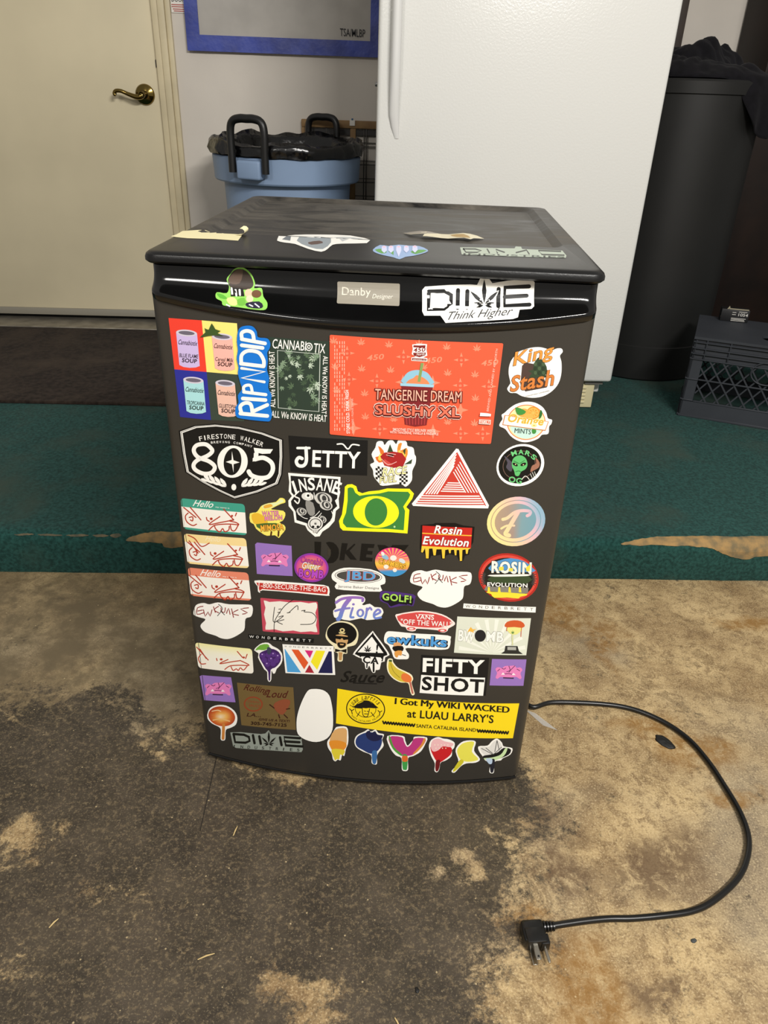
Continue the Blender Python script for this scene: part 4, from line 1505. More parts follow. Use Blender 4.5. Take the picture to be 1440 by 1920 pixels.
for (x, y) in ((210, 212), (645, 240), (1090, 264), (225, 412), (440, 425), (1082, 460), (1302, 468), (462, 795), (1085, 830), (1255, 832)):
    s.leaf(x, y + 8, 22, ORL)
for k, x in enumerate((112, 130, 150, 170, 186)):
    for y in range(0, 24):
        if (y * 7 + k * 3) % 5:
            s.poly([(x, 120 + y * 29), (x + 6, 120 + y * 29), (x + 6, 142 + y * 29), (x, 142 + y * 29)], '#f2b49e')
s.same(False)
s.perp('STORE COLD. DRINK FRESH', 232, 830, 222, 495, 26, WH, bold=0.02)
s.perp('NOW HERE / PLEASE DRINK', 262, 828, 256, 560, 14, '#f2c6b4')
s.perp('BREWED AND CANNED BY 450 NORTH', 1300, 660, 1372, 180, 16, '#f2c6b4')
# crest
s.poly([(712, 145), (762, 138), (826, 142), (822, 185), (828, 230), (795, 244), (828, 250), (826, 276), (706, 270), (706, 244), (738, 240), (708, 218), (716, 180)], WH)
s.poly([(722, 150), (765, 152), (815, 150), (812, 170), (720, 166)], '#7d2420')
s.perp('450', 722, 204, 815, 200, 34, '#7d2420', bold=0.03, shear=0.2)
s.poly([(718, 208), (818, 206), (812, 228), (768, 242), (724, 230)], '#7d2420')
s.perp('North', 745, 230, 808, 226, 20, WH, shear=0.3)
s.poly([(712, 248), (822, 254), (821, 270), (711, 265)], '#7d2420').perp('BREWING CO', 720, 264, 814, 268, 10, WH)
# cup
s.poly([(628, 462), (872, 470), (822, 765), (735, 776), (655, 760)], '#7d2428')
s.same()
for k in range(7):
    x = 662 + k * 24
    s.poly([(x, 700), (x + 8, 700), (x + 8 - (k - 3) * 1.5, 762), (x - (k - 3) * 1.5, 762)], '#a83a3a')
s.same(False)
s.poly([(640, 440), (650, 390), (690, 352), (755, 340), (820, 356), (858, 400), (868, 450)], '#8cbcd0', 3)
s.poly([(665, 440), (690, 415), (720, 402), (745, 380), (770, 388), (800, 400), (835, 430), (832, 456), (680, 450)], '#e0875a', 3)
s.poly([(779, 285), (800, 287), (774, 432), (752, 430)], '#7f9a5a')
s.poly([(620, 440), (880, 452), (876, 474), (620, 462)], '#9ac6d8')
for dx, dy in ((-7, -5), (7, -5), (-7, 5), (7, 5), (0, 8)):
    s.perp('TANGERINE DREAM', 425 + dx, 568 + dy, 1090 + dx, 590 + dy, 84, '#5c1a18')
s.perp('TANGERINE DREAM', 425, 568, 1090, 590, 84, '#f4b7a0')
for rr2, cc in ((17, '#f6d3c6'), (11, '#551614')):
    for k in range(8):
        dx, dy = rr2 * math.cos(k * PI / 4), rr2 * math.sin(k * PI / 4) + 2
        s.perp('SLUSHY XL', 428 + dx, 680 + dy, 1075 + dx, 704 + dy, 76, cc)
for dx in (-4, 0, 4):
    s.perp('SLUSHY XL', 428 + dx, 680, 1075 + dx, 704, 76, '#ee7259')
s.perp('SMOOTHIE STYLE BERLINER WEISSE', 562, 806, 890, 818, 22, '#f6dcd0', bold=0.015)
s.perp('WITH TANGERINE, VANILLA & PINEAPPLE', 540, 828, 912, 844, 22, '#f6dcd0', bold=0.015)
s.poly([(1228, 718), (1316, 722), (1314, 758), (1224, 752)], WH).poly([(1233, 722), (1311, 726), (1309, 753), (1229, 748)], OR).perp('FAMILY', 1235, 746, 1306, 751, 22, WH, bold=0.02)
s.poly([(1236, 666), (1290, 670), (1318, 676), (1316, 694), (1288, 694), (1232, 692)], WH)
s.build(base=0.0014)

# ---- right-hand column
s = Sticker('king_stash_sticker', 'white round sticker reading King Stash with a cannabis bud', cC)
s.poly([(365, 290), (395, 255), (470, 225), (560, 202), (660, 198), (755, 222), (800, 235), (860, 212), (915, 215), (928, 255), (895, 300), (912, 370), (915, 470), (900, 570), (860, 660), (780, 740), (680, 790), (560, 805), (440, 785), (370, 748), (300, 745), (262, 700), (285, 655), (300, 620), (280, 520), (285, 430), (315, 350)], WH, 3)
s.poly([(440, 420), (480, 380), (590, 400), (700, 560), (740, 680), (480, 730), (420, 640)], '#4a3a34')
s.poly([(640, 320), (690, 360), (735, 430), (745, 500), (780, 505), (720, 530), (760, 560), (640, 560), (520, 560), (560, 510), (510, 480), (570, 470), (580, 400), (610, 350)], '#33442f', 2)
for k in range(9):
    s.ell(600 + (k % 3) * 48, 400 + (k // 3) * 52, 20, 24, ['#46593e', '#2a3827'][k % 2])
s.perp('King', 345, 470, 860, 345, 205, '#dd9040', shear=0.35, bold=0.02, out=('#5a3a1c', 0.02))
s.perp('Stash', 300, 735, 840, 650, 190, '#c9793a', shear=0.35, bold=0.03, out=('#4a2c18', 0.02))
s.perp('KINGSTASH CANNABIS', 490, 790, 770, 722, 12, '#444444')
s.build()

s = Sticker('orange_mints_sticker', 'round orange fruit sticker with a white banner reading Orange Mints', cC)
s.poly([(230, 985), (290, 930), (370, 880), (480, 852), (590, 862), (680, 910), (730, 980), (750, 1050), (800, 1070), (790, 1120), (765, 1150), (755, 1235), (680, 1248), (640, 1290), (560, 1325), (470, 1338), (380, 1315), (300, 1260), (240, 1180), (170, 1145), (180, 1100), (205, 1060), (195, 1010)], WH, 3)
s.ell(490, 1098, 232, 212, '#d9713a', -6).ell(490, 1098, 222, 202, '#f4d9a4', -6)
s.poly([(300, 1150), (480, 1140), (660, 1190), (620, 1250), (540, 1290), (440, 1290), (350, 1240)], '#bfe0d2', 2)
s.ell(575, 985, 80, 75, '#e68a2e').ell(575, 985, 66, 61, '#f2b25a')
s.same()
for k in range(8):
    a = k * PI / 4
    s.poly([(575 + 12 * math.cos(a), 985 + 12 * math.sin(a)), (575 + 56 * math.cos(a - .28), 985 + 52 * math.sin(a - .28)), (575 + 56 * math.cos(a + .28), 985 + 52 * math.sin(a + .28))], '#e8963c')
s.same(False)
s.ell(460, 985, 70, 52, '#eda24c').ell(520, 1030, 60, 36, '#f0aa52')
s.poly([(360, 920), (420, 930), (490, 970), (440, 1010), (380, 1000)], '#3f8a3e', 2).poly([(660, 950), (685, 980), (668, 1040), (640, 1050)], '#2f6a32', 2).poly([(560, 1180), (610, 1190), (600, 1230), (565, 1230)], '#3f8a3e', 2)
s.poly([(232, 1010), (760, 1088), (722, 1198), (205, 1128)], '#c8763c').poly([(240, 1018), (750, 1092), (716, 1188), (214, 1122)], '#f6efe2')
s.perp('Orange', 265, 1120, 690, 1168, 130, '#eda83c', bold=0.03, shear=0.25, out=('#f7dca0', 0.03))
s.perp('MINTS', 350, 1222, 545, 1240, 58, '#3c4c50', bold=0.0)
s.build()

s = Sticker('mars_og_sticker', 'black round sticker with a white rim and a green alien head', cC)
s.ell(420, 1612, 293, 246, WH, -22).ell(414, 1608, 262, 217, '#0e0f0d', -22)
s.ell(405, 1610, 200, 168, '#7a5f54', -22, hole=(194, 162))
s.poly([(225, 1500), (300, 1560), (330, 1600), (310, 1690), (250, 1640), (265, 1580)], '#4c4854', 3)
s.poly([(600, 1520), (650, 1580), (640, 1640), (570, 1680), (540, 1690), (560, 1620), (610, 1590)], '#9a6a56', 3)
s.poly([(330, 1540), (380, 1500), (440, 1498), (490, 1540), (505, 1610), (480, 1660), (430, 1690), (400, 1740), (360, 1735), (345, 1680), (318, 1620)], '#5cb56a', 3)
s.ell(358, 1604, 34, 17, '#12100e', 28).ell(455, 1602, 36, 18, '#12100e', -22).ell(362, 1602, 7, 7, '#e6d8a0').ell(456, 1606, 7, 7, '#e6d8a0')
s.lines([[(340, 1560), (400, 1590)], [(470, 1555), (415, 1590)], [(365, 1690), (400, 1680), (425, 1690)]], 7, '#2c6a3a')
s.arc('MARS', 425, 1650, 190, 170, -34, 58, 58, '#6cc47a', bold=0.04)
s.perp('OG', 275, 1812, 430, 1840, 72, '#6cc47a', bold=0.04)
s.stroke([(440, 1780), (470, 1745), (500, 1750), (530, 1790)], 8, '#e8e6dc').lines([[(540, 1715), (560, 1760)], [(565, 1700), (585, 1750)], [(590, 1690), (605, 1740)]], 7, '#cfcfc4')
s.build()

# ---- 805 shield
s = Sticker('shield_sticker', 'black shield sticker with white 805 and a white double border', cD)
o1 = [(66, 120), (190, 75), (360, 62), (560, 82), (760, 130), (922, 190), (925, 330), (915, 480), (885, 560), (720, 630), (525, 682), (400, 625), (250, 545), (120, 460), (90, 300)]
def shr(pts, k, c=(500, 355)):
    return [(c[0] + (x - c[0]) * k, c[1] + (y - c[1]) * k) for x, y in pts]
s.poly(o1, '#0f0f0f').poly(shr(o1, 0.970), WH).poly(shr(o1, 0.957), '#0f0f0f').poly(shr(o1, 0.946), WH).poly(shr(o1, 0.925), '#111111')
s.arc('FIRESTONE WALKER', 423, 972, 800, 788, -13.6, 24.4, 38, WH, bold=0.0, wf=0.78)
s.arc('BREWING COMPANY', 423, 972, 765, 752, -7.2, 18.6, 18, WH, bold=0.01, wf=0.72)
s.stroke([(330, 262), (285, 230), (215, 238), (190, 282), (225, 335), (315, 370), (362, 415), (335, 462), (270, 470), (205, 440), (188, 400), (220, 360), (300, 325), (340, 290)], 33, WH, 6, True)
s.ell(507, 372, 124, 132, WH, 8, hole=(72, 112))
s.poly([(502, 288), (515, 360), (565, 378), (516, 392), (515, 462), (502, 392), (452, 374), (500, 358)], WH)
s.poly([(680, 258), (760, 268), (838, 270), (815, 305), (750, 308), (718, 300), (714, 350), (700, 350)], WH)
s.poly([(672, 344), (680, 340), (682, 300), (720, 300), (716, 350), (672, 372)], WH)
s.stroke([(690, 352), (760, 340), (825, 380), (836, 440), (800, 495), (730, 505), (665, 485), (640, 452)], 36, WH)
s.same()
for sg in (-1, 1):
    for k in range(4):
        cx, cy = 518 + sg * (60 + k * 46), 545 - k * 14 + (k * 10 if sg > 0 else 0)
        s.poly([(cx, cy + 26), (cx + sg * 14, cy - 14), (cx + sg * 52, cy - 40), (cx + sg * 42, cy)], WH, 2)
        s.poly([(cx, cy + 30), (cx + sg * 50, cy + 4), (cx + sg * 72, cy + 12), (cx + sg * 36, cy + 32)], WH, 2)
s.same(False)
s.ell(518, 580, 20, 26, WH)
s.build()

# ---- middle rows
s = Sticker('jetty_sticker', 'black rectangular sticker reading JETTY under a white gull', cE)
s.poly([(62, 38), (920, 90), (912, 470), (85, 425)], '#141414')
s.stroke([(160, 172), (290, 172)], 26, WH, 0).stroke([(252, 172), (256, 310), (225, 362), (170, 360), (148, 315), (175, 275), (210, 285)], 36, WH)
s.perp('ETTY', 318, 374, 838, 394, 180, WH, bold=0.03)
s.stroke([(590, 130), (650, 130), (705, 182), (752, 135), (826, 142)], 15, WH, 6)
s.build()

s = Sticker('insane_sticker', 'white bordered black and white sticker reading INSANE over roses and a skull', cE)
s.poly([(60, 440), (340, 462), (625, 485), (622, 560), (608, 600), (622, 650), (605, 720), (612, 820), (575, 850), (560, 960), (500, 1030), (430, 1075), (400, 1125), (350, 1130), (270, 1060), (245, 1010), (130, 975), (115, 860), (65, 800), (62, 740), (100, 690), (65, 640), (72, 540)], WH)
s.poly([(85, 470), (600, 508), (590, 715), (565, 740), (590, 800), (545, 840), (530, 945), (470, 1000), (400, 1060), (370, 1098), (300, 1040), (262, 985), (150, 950), (140, 860), (95, 790), (90, 745), (130, 690), (95, 650)], '#1b1b1b')
s.arc('INSANE', 345, 1240, 610, 612, -22.5, 24.5, 140, WH, bold=0.03, wf=0.92)
s.stroke([(175, 640), (130, 690), (180, 720), (165, 770), (130, 740)], 14, WH)
s.ell(270, 695, 66, 44, '#d6d4ce', 8).ell(276, 685, 34, 30, '#f1efe8').ell(276, 685, 14, 14, '#111111')
for (x, y, r) in ((440, 720, 95), (470, 790, 70), (205, 855, 55), (420, 940, 55)):
    for k in range(4):
        s.ell(x + k * 3, y - k * 2, r * (1 - k * 0.22), r * 0.72 * (1 - k * 0.22), '#c9c7c0' if k % 2 == 0 else '#3a3a3a', 15 + k * 20)
s.poly([(250, 740), (330, 760), (350, 880), (300, 900), (260, 840)], '#8d8b86', 2)
s.ell(355, 985, 86, 78, '#1a1a1a').ell(355, 985, 80, 72, '#e8e6df', hole=(66, 58)).ell(355, 985, 56, 50, '#dedcd5')
s.ell(330, 1018, 15, 13, '#151515').ell(382, 1018, 15, 13, '#151515').poly([(350, 1040), (362, 1040), (356, 1026)], '#151515').leaf(356, 990, 26, '#2a2a2a')
s.poly([(320, 1046), (392, 1046), (375, 1080), (340, 1080)], '#dedcd5').lines([[(340, 1050), (340, 1074)], [(356, 1050), (356, 1078)], [(372, 1050), (372, 1074)]], 4, '#151515')
s.lines([[(400, 850), (350, 900), (300, 920)], [(420, 870), (380, 920)], [(530, 850), (545, 900), (520, 950)], [(170, 880), (230, 920), (270, 930)], [(300, 650), (330, 720)], [(340, 650), (350, 720)]], 7, '#efede6')
s.build()

s = Sticker('race_fuel_sticker', 'white flame-shaped sticker of a red gem car reading RACE FUEL', cE)
s.poly([(1000, 170), (1020, 105), (1080, 100), (1100, 140), (1140, 95), (1190, 90), (1225, 130), (1250, 85), (1300, 75), (1340, 110), (1350, 150), (1410, 170), (1425, 240), (1440, 270), (1435, 340), (1400, 420), (1395, 520), (1330, 590), (1270, 560), (1080, 580), (1035, 545), (985, 480), (975, 410), (945, 350), (990, 320), (960, 240)], WH, 3)
s.poly([(1030, 150), (1090, 200), (1100, 300), (1040, 330), (1000, 270), (1060, 250)], '#d9702c', 2).poly([(1250, 130), (1290, 120), (1270, 200), (1340, 170), (1350, 240), (1310, 300), (1240, 230)], '#dd8a34', 2)
s.poly([(1055, 230), (1085, 270), (1060, 310), (1030, 290)], '#f0cf5a', 2).poly([(1255, 190), (1280, 215), (1330, 240), (1300, 280), (1250, 240)], '#f0cf5a', 2)
s.poly([(1160, 130), (1195, 215), (1130, 215)], '#33452e').poly([(1300, 200), (1330, 170), (1320, 250)], '#33452e').poly([(1400, 290), (1310, 350), (1390, 340)], '#33452e')
s.poly([(1055, 260), (1100, 220), (1200, 210), (1290, 225), (1335, 290), (1300, 370), (1200, 385), (1100, 360)], '#a52424')
s.poly([(1100, 290), (1190, 350), (1140, 365), (1085, 330)], '#c94a44').poly([(1130, 240), (1200, 235), (1190, 270), (1140, 265)], '#3a1414')
s.lines([[(1070, 290), (1140, 350), (1230, 320)], [(1120, 245), (1200, 265)], [(1130, 225), (1220, 240)]], 6, '#e8c0b8')
s.same()
for i in range(4):
    for j in range(6):
        if (i + j) % 2:
            s.poly([(1005 + i * 22, 360 + j * 24 + i * 6), (1027 + i * 22, 366 + j * 24 + i * 6), (1027 + i * 22, 390 + j * 24 + i * 6), (1005 + i * 22, 384 + j * 24 + i * 6)], '#141414')
            s.poly([(1262 + i * 22, 430 + j * 22 - i * 2), (1284 + i * 22, 430 + j * 22 - i * 2), (1284 + i * 22, 452 + j * 22 - i * 2), (1262 + i * 22, 452 + j * 22 - i * 2)], '#141414')
s.same(False)
s.perp('RACE', 1078, 474, 1350, 448, 88, '#efe7a8', bold=0.03, shear=0.25, out=('#14120c', 0.035))
s.perp('FUEL', 1048, 552, 1230, 535, 68, '#efe7a8', bold=0.03, shear=0.25, out=('#14120c', 0.035))
s.build()

s = Sticker('oregon_sticker', 'green and yellow state-shaped sticker with a big yellow O', cE)
og = [(672, 590), (700, 566), (750, 562), (795, 585), (812, 640), (860, 660), (930, 640), (1040, 630), (1130, 608), (1370, 612), (1418, 665), (1400, 720), (1335, 810), (1368, 840), (1348, 1095), (1150, 1080), (650, 1062), (620, 1030), (608, 960), (640, 890), (662, 740)]
s.poly(og, '#f1ee1f', 0)
s.poly([(702, 606), (730, 596), (762, 604), (785, 655), (830, 688), (900, 676), (1050, 662), (1140, 640), (1355, 645), (1378, 675), (1362, 715), (1302, 805), (1322, 850), (1308, 1060), (1150, 1046), (690, 1028), (652, 985), (652, 950), (685, 870), (702, 740)], '#3c7f3a', 0)
s.ell(1008, 862, 248, 172, '#f3ef22', 3, hole=(122, 148))
s.ell(1208, 1022, 11, 11, '#b9d8a0')
s.build()

s = Sticker('triangle_sticker', 'red and white striped triangle sticker', cF)
def tri3(k, c=(437, 478)):
    return [(c[0] + (x - c[0]) * k, c[1] + (y - c[1]) * k) for x, y in ((505, 108), (806, 672), (60, 650))]
s.poly([(490, 108), (512, 112), (806, 655), (798, 684), (75, 660), (62, 640)], WH)
s.poly([(500, 140), (780, 660), (100, 640)], '#c23c30')
s.same()
for k in range(5):
    t = k * 24
    s.poly([(158 - t * 0.62, 556 + t * 0.93), (712 + t * 0.56, 560 + t * 0.95), (720 + t * 0.56, 572 + t * 0.95), (150 - t * 0.62, 566 + t * 0.93)], WH)
    s.poly([(488 - k * 6, 160 + k * 28), (497 - k * 6, 165 + k * 28), (206 + k * 26, 547), (192 + k * 26, 546)] if k < 5 else [], WH)
    s.poly([(520 - k * 15, 238 + k * 24), (528 - k * 15, 234 + k * 24), (700 - k * 28, 532), (688 - k * 28, 532)], WH)
    s.poly([(410 - k * 16, 432 + k * 20), (520 + k * 15, 435 + k * 21), (526 + k * 15, 445 + k * 21), (403 - k * 16, 442 + k * 20)], WH)
s.same(False)
s.build()

s = Sticker('rosin_red_sticker', 'red and black dripping sticker reading Rosin Evolution', cF)
s.poly([(150, 845), (270, 835), (290, 825), (480, 825), (560, 850), (668, 862), (655, 1010), (625, 1060), (615, 1130), (575, 1140), (560, 1185), (540, 1200), (515, 1180), (500, 1145), (430, 1125), (390, 1140), (380, 1172), (350, 1172), (340, 1130), (290, 1142), (250, 1140), (235, 1172), (200, 1172), (185, 1115), (145, 1110), (140, 1060)], '#0f0d0c')
s.poly([(165, 850), (645, 872), (632, 1068), (158, 1048)], '#c0261f')
s.poly([(163, 918), (640, 942), (639, 952), (163, 928)], '#efb93c')
s.poly([(158, 1045), (632, 1066), (608, 1080), (600, 1122), (585, 1122), (580, 1078), (550, 1085), (546, 1190), (526, 1190), (520, 1085), (495, 1085), (492, 1136), (478, 1136), (470, 1082), (440, 1085), (436, 1116), (424, 1116), (415, 1078), (384, 1085), (378, 1166), (358, 1166), (350, 1078), (300, 1078), (292, 1136), (272, 1136), (262, 1070), (228, 1072), (224, 1166), (200, 1166), (190, 1066), (168, 1110), (152, 1106)], '#efc43c')
s.perp('Rosin', 275, 925, 545, 942, 80, WH, bold=0.04, shear=0.22, out=('#6a120e', 0.03))
s.perp('Evolution', 165, 1030, 610, 1055, 80, WH, bold=0.04, shear=0.22, out=('#6a120e', 0.03))
s.build()

s = Sticker('holographic_sticker', 'iridescent round sticker with a flowing letter F', cF)
hol = mixc([(0.0, '#efe08a'), (0.3, '#e9d49a'), (0.5, '#e8c0a8'), (0.68, '#d9b2bc'), (0.82, '#8fb0c6'), (1.0, '#86a8b8')])
hol2 = mixc([(0.0, '#b0987c'), (0.45, '#a08c80'), (0.62, '#7d9ba2'), (1.0, '#6f9aa8')])
gf = lambda x, y: hol((x - 790) / 560 * 0.75 + (1040 - y) / 480 * 0.25)
s.ell(1068, 810, 284, 236, gf, -14)
s.ell(1066, 808, 246, 203, lambda x, y: hol2((x - 850) / 420), -14, hole=(238, 196))
s.ell(1062, 806, 202, 165, lambda x, y: hol2((x - 850) / 420), -14)
s.stroke([(940, 790), (985, 775), (1050, 725), (1120, 706), (1200, 712), (1200, 740), (1175, 755)], 30, gf)
s.stroke([(1085, 722), (1045, 790), (1010, 850), (980, 900), (965, 930), (1000, 945)], 40, gf)
s.stroke([(925, 878), (980, 850), (1050, 850)], 20, gf)
s.build()

# ---- name tags with a marker drawing
def tagface(s, pts_shift, col, w=10, faint=1.0):
    fx = lambda p: (p[0] + pts_shift[0], p[1] + pts_shift[1])
    L_ = [[(70, 150), (180, 240)], [(130, 150), (225, 262)], [(110, 200), (85, 230), (100, 280), (150, 312), (185, 300)], [(120, 240), (150, 235), (150, 270), (130, 262)],
          [(275, 240), (280, 262), (300, 275)], [(395, 232), (298, 302), (400, 285), (520, 262)], [(430, 165), (500, 240), (520, 262)], [(545, 200), (535, 225)],
          [(520, 262), (480, 270), (540, 285), (565, 305), (500, 300), (430, 300), (345, 312), (295, 355)],
          [(345, 312), (360, 345), (395, 370), (420, 340), (440, 368), (475, 352), (480, 320)], [(490, 310), (500, 352), (530, 358), (560, 310)]]
    s.lines([[fx(p) for p in l] for l in L_], w, col)
    s.ell(*fx((318, 252)), 13, 12, col).ell(*fx((505, 225)), 10, 9, col)

for (tl, tr, br, bl, head, hcol, lab, sh) in (
        ((40, 66), (618, 120), (638, 402), (70, 345), '#3f9c86', '#3f9c86', 'teal-headed Hello name tag sticker with a red marker face', (0, 0)),
        ((70, 385), (630, 428), (658, 698), (105, 655), '#f1d796', '#f1d796', 'pale yellow headed name tag sticker with a red marker face', (35, 312)),
        ((105, 690), (650, 738), (678, 990), (135, 945), '#e2866a', '#e2866a', 'salmon-headed Hello name tag sticker with a red marker face', (48, 610))):
    s = Sticker('name_tag_sticker', lab, cG)
    s.rquad([tl, tr, br, bl], 34, head)
    T = lambda a, b_, t: (a[0] + (b_[0] - a[0]) * t, a[1] + (b_[1] - a[1]) * t)
    s.poly([T(tl, bl, 0.27), T(tr, br, 0.27), T(tr, br, 0.93), T(tl, bl, 0.93)], '#f1ece2')
    if 'yellow' not in lab:
        hx, hy = tl[0] + 110, tl[1] + 72
        s.perp('Hello', hx, hy, hx + 185, hy + 17, 58, WH, bold=0.01, shear=0.45)
        s.perp('my name is', hx + 205, hy + 16, hx + 330, hy + 28, 14, WH, bold=0.01)
    else:
        s.perp('Hello', 262, 450, 400, 462, 46, '#f6e9c4', shear=0.45)
    tagface(s, sh, '#b23a26')
    if 'yellow' in lab:
        s.lines([[(110, 400), (170, 430), (230, 500), (300, 470)], [(120, 450), (200, 560)]], 9, '#b23a26')
    s.build()
s = Sticker('name_tag_sticker', 'creased blank-headed name tag sticker with a faded red marker face', cJ)
s.rquad([(132, 485), (682, 548), (698, 788), (165, 730)], 34, lambda x, y: mixc([(0, '#f0e9a6'), (0.4, '#f0eddc'), (1, '#f1ecdf')])((y - 490 - (x - 130) * 0.11) / 220))
s.lines([[(148, 530), (260, 655)], [(180, 550), (240, 640)], [(190, 600), (165, 640), (190, 690), (235, 690)], [(450, 650), (370, 690), (500, 670), (570, 660)], [(540, 572), (590, 630)], [(635, 600), (620, 640)],
         [(570, 660), (655, 705), (560, 705), (470, 712), (420, 745)], [(480, 720), (500, 755), (530, 740), (550, 755), (570, 730), (600, 752), (638, 710)], [(340, 640), (345, 660)]], 10, '#b8442e')
s.ell(385, 648, 14, 11, '#b8442e').ell(602, 630, 12, 10, '#b8442e')
s.build()

s = Sticker('mimosa_sticker', 'yellow cut-out sticker of a pouring bottle reading Mimosa', cG)
s.poly([(935, 65), (975, 72), (985, 105), (945, 118), (880, 150), (860, 168), (965, 180), (985, 220), (960, 270), (930, 285), (975, 310), (985, 350), (945, 400), (925, 425), (890, 400), (820, 405), (770, 380), (720, 340), (700, 300), (668, 280), (665, 205), (720, 195), (745, 170), (770, 135), (830, 112), (900, 100)], '#efe26a', 2)
s.poly([(775, 135), (850, 110), (905, 105), (945, 75), (972, 95), (940, 112), (880, 142), (800, 165)], '#dfe8ae', 2)
s.poly([(790, 135), (850, 118), (870, 140), (800, 160)], '#e0a83a', 2)
s.poly([(680, 215), (740, 200), (800, 240), (830, 300), (760, 310), (700, 290)], '#e2b434', 2)
s.poly([(720, 300), (900, 290), (930, 320), (860, 350), (770, 350)], '#4c6a2c', 2)
s.perp('WATER', 775, 228, 930, 222, 44, '#e07fae', bold=0.04, out=('#4c1a30', 0.03)).perp('MELON', 800, 270, 958, 262, 44, '#e07fae', bold=0.04, out=('#4c1a30', 0.03))
s.perp('MIMOSA', 765, 366, 972, 352, 58, '#efae3c', bold=0.05, out=('#46200e', 0.05))
s.stroke([(860, 370), (855, 400)], 14, '#46200e').stroke([(925, 365), (922, 405)], 14, '#46200e')
s.build()

# ---- three violet stickers with a pink blob
def violet(crop, q, label, c, k):
    s = Sticker('violet_square_sticker', label, crop)
    s.poly(q, '#9472bb')
    cx, cy = c
    P = lambda lst: [(cx + x * k, cy + y * k) for x, y in lst]
    s.poly(P([(-120, -30), (-95, -48), (-60, -40), (-30, -58), (20, -60), (60, -62), (75, -42), (110, -45), (130, -22), (112, 8), (122, 50), (105, 62), (70, 42), (0, 52), (-70, 42), (-100, 60), (-118, 48), (-105, 5)]), '#e07fb8', 3)
    s.lines([P(l) for l in ([(-60, -38), (-40, -30), (-25, -40)], [(5, -58), (15, -20), (-15, -5)], [(60, -60), (25, -25), (5, 0)], [(-60, 20), (0, 12), (60, 25)], [(80, -30), (105, -15)], [(-80, -30), (-100, -12)])], 6 * k, '#5c2a55')
    s.poly(P([(-68, 22), (-50, 0), (-30, 22)]), '#f0e4e8').poly(P([(68, 26), (48, 4), (30, 24)]), '#f0e4e8')
    s.poly(P([(-48, 44), (50, 48), (50, 60), (-48, 56)]), '#3a2a4a')
    s.build()
violet(cG, [(712, 482), (730, 466), (1040, 495), (1050, 768), (728, 748)], 'violet square sticker with a pink creature, beside the glitter bomb sticker', (885, 620), 1.0)
violet(cL, [(900, 583), (1258, 588), (1226, 862), (875, 858)], 'violet square sticker with a pink creature, next to FIFTY SHOT', (1070, 722), 1.12)
violet(cM, [(70, 85), (90, 75), (352, 95), (392, 320), (110, 300)], 'violet square sticker with a pink creature and a lifted corner, above the sunset lollipop', (232, 200), 0.95)

s = Sticker('joker_lettering', 'black cut vinyl lettering half hidden under two round stickers', cH)
s.poly([(275, 85), (345, 88), (340, 215), (320, 270), (270, 265), (278, 210)], '#14120f')
s.poly([(395, 95), (470, 95), (525, 160), (520, 250), (470, 305), (400, 300), (440, 240), (445, 170)], '#14120f', 2).poly([(415, 150), (445, 170), (440, 240), (410, 225)], '#3a352c')
s.poly([(560, 100), (620, 104), (605, 180), (690, 105), (700, 115), (640, 180), (715, 275), (650, 270), (595, 205), (585, 278), (535, 275)], '#14120f')
s.poly([(765, 105), (900, 112), (890, 150), (830, 148), (825, 180), (880, 185), (872, 220), (815, 215), (808, 248), (880, 255), (872, 290), (745, 282)], '#14120f')
s.poly([(930, 118), (1010, 122), (1060, 150), (1085, 120), (1255, 120), (1195, 195), (1100, 190), (1040, 230), (960, 200)], '#14120f')
s.build()

s = Sticker('glitter_bomb_sticker', 'purple round sticker reading Glitter Bomb', cG)
s.ell(1220, 688, 155, 130, '#8a3aa0', 8)
s.ell(1220, 688, 138, 114, lambda x, y: mixc([(0, '#e8c04a'), (0.45, '#e6884c'), (1, '#c43a94')])(math.hypot((x - 1220) / 138, (y - 688) / 114)), 8)
s.perp("Cannabis", 1120, 640, 1320, 672, 58, '#b03a98', bold=0.03, out=('#24102c', 0.03)).perp('Glitter', 1135, 692, 1298, 710, 58, WH, bold=0.01, shear=0.2, out=('#24102c', 0.025)).perp('BOMB', 1105, 770, 1325, 788, 76, '#b04ac0', bold=0.06, out=('#30103c', 0.05))
s.build(base=0.0014)

s = Sticker('sunburst_sticker', 'pink and orange sunburst round sticker above Jerome Baker Designs', cH)
s.ell(1084, 292, 180, 150, lambda x, y: mixc([(0, '#d8337a'), (0.35, '#e0567a'), (0.55, '#eec24c'), (0.75, '#e8944a'), (0.8, '#3f8ec4'), (1, '#3f8ec4')])((y - 142) / 300), 6)
s.same()
for k in range(11):
    a = math.radians(-80 + k * 16)
    s.poly([(1090, 260), (1090 + 160 * math.sin(a - 0.05), 265 - 118 * math.cos(a - 0.05)), (1090 + 160 * math.sin(a + 0.05), 265 - 118 * math.cos(a + 0.05))], '#efb060')
s.same(False)
s.ell(1095, 250, 34, 28, '#e8e4da').ell(1010, 240, 40, 22, '#8fb6cc', 30).ell(1185, 280, 36, 22, '#cfd8da', 30).ell(985, 205, 16, 22, '#e4e2dc', -30)
s.perp('CLAMORS', 940, 306, 1215, 366, 56, '#efb83c', bold=0.05, out=('#20140c', 0.05))
s.ell(1020, 340, 26, 22, '#e8e4da').ell(1110, 375, 22, 20, '#e8e4da')
s.build(base=0.0014)

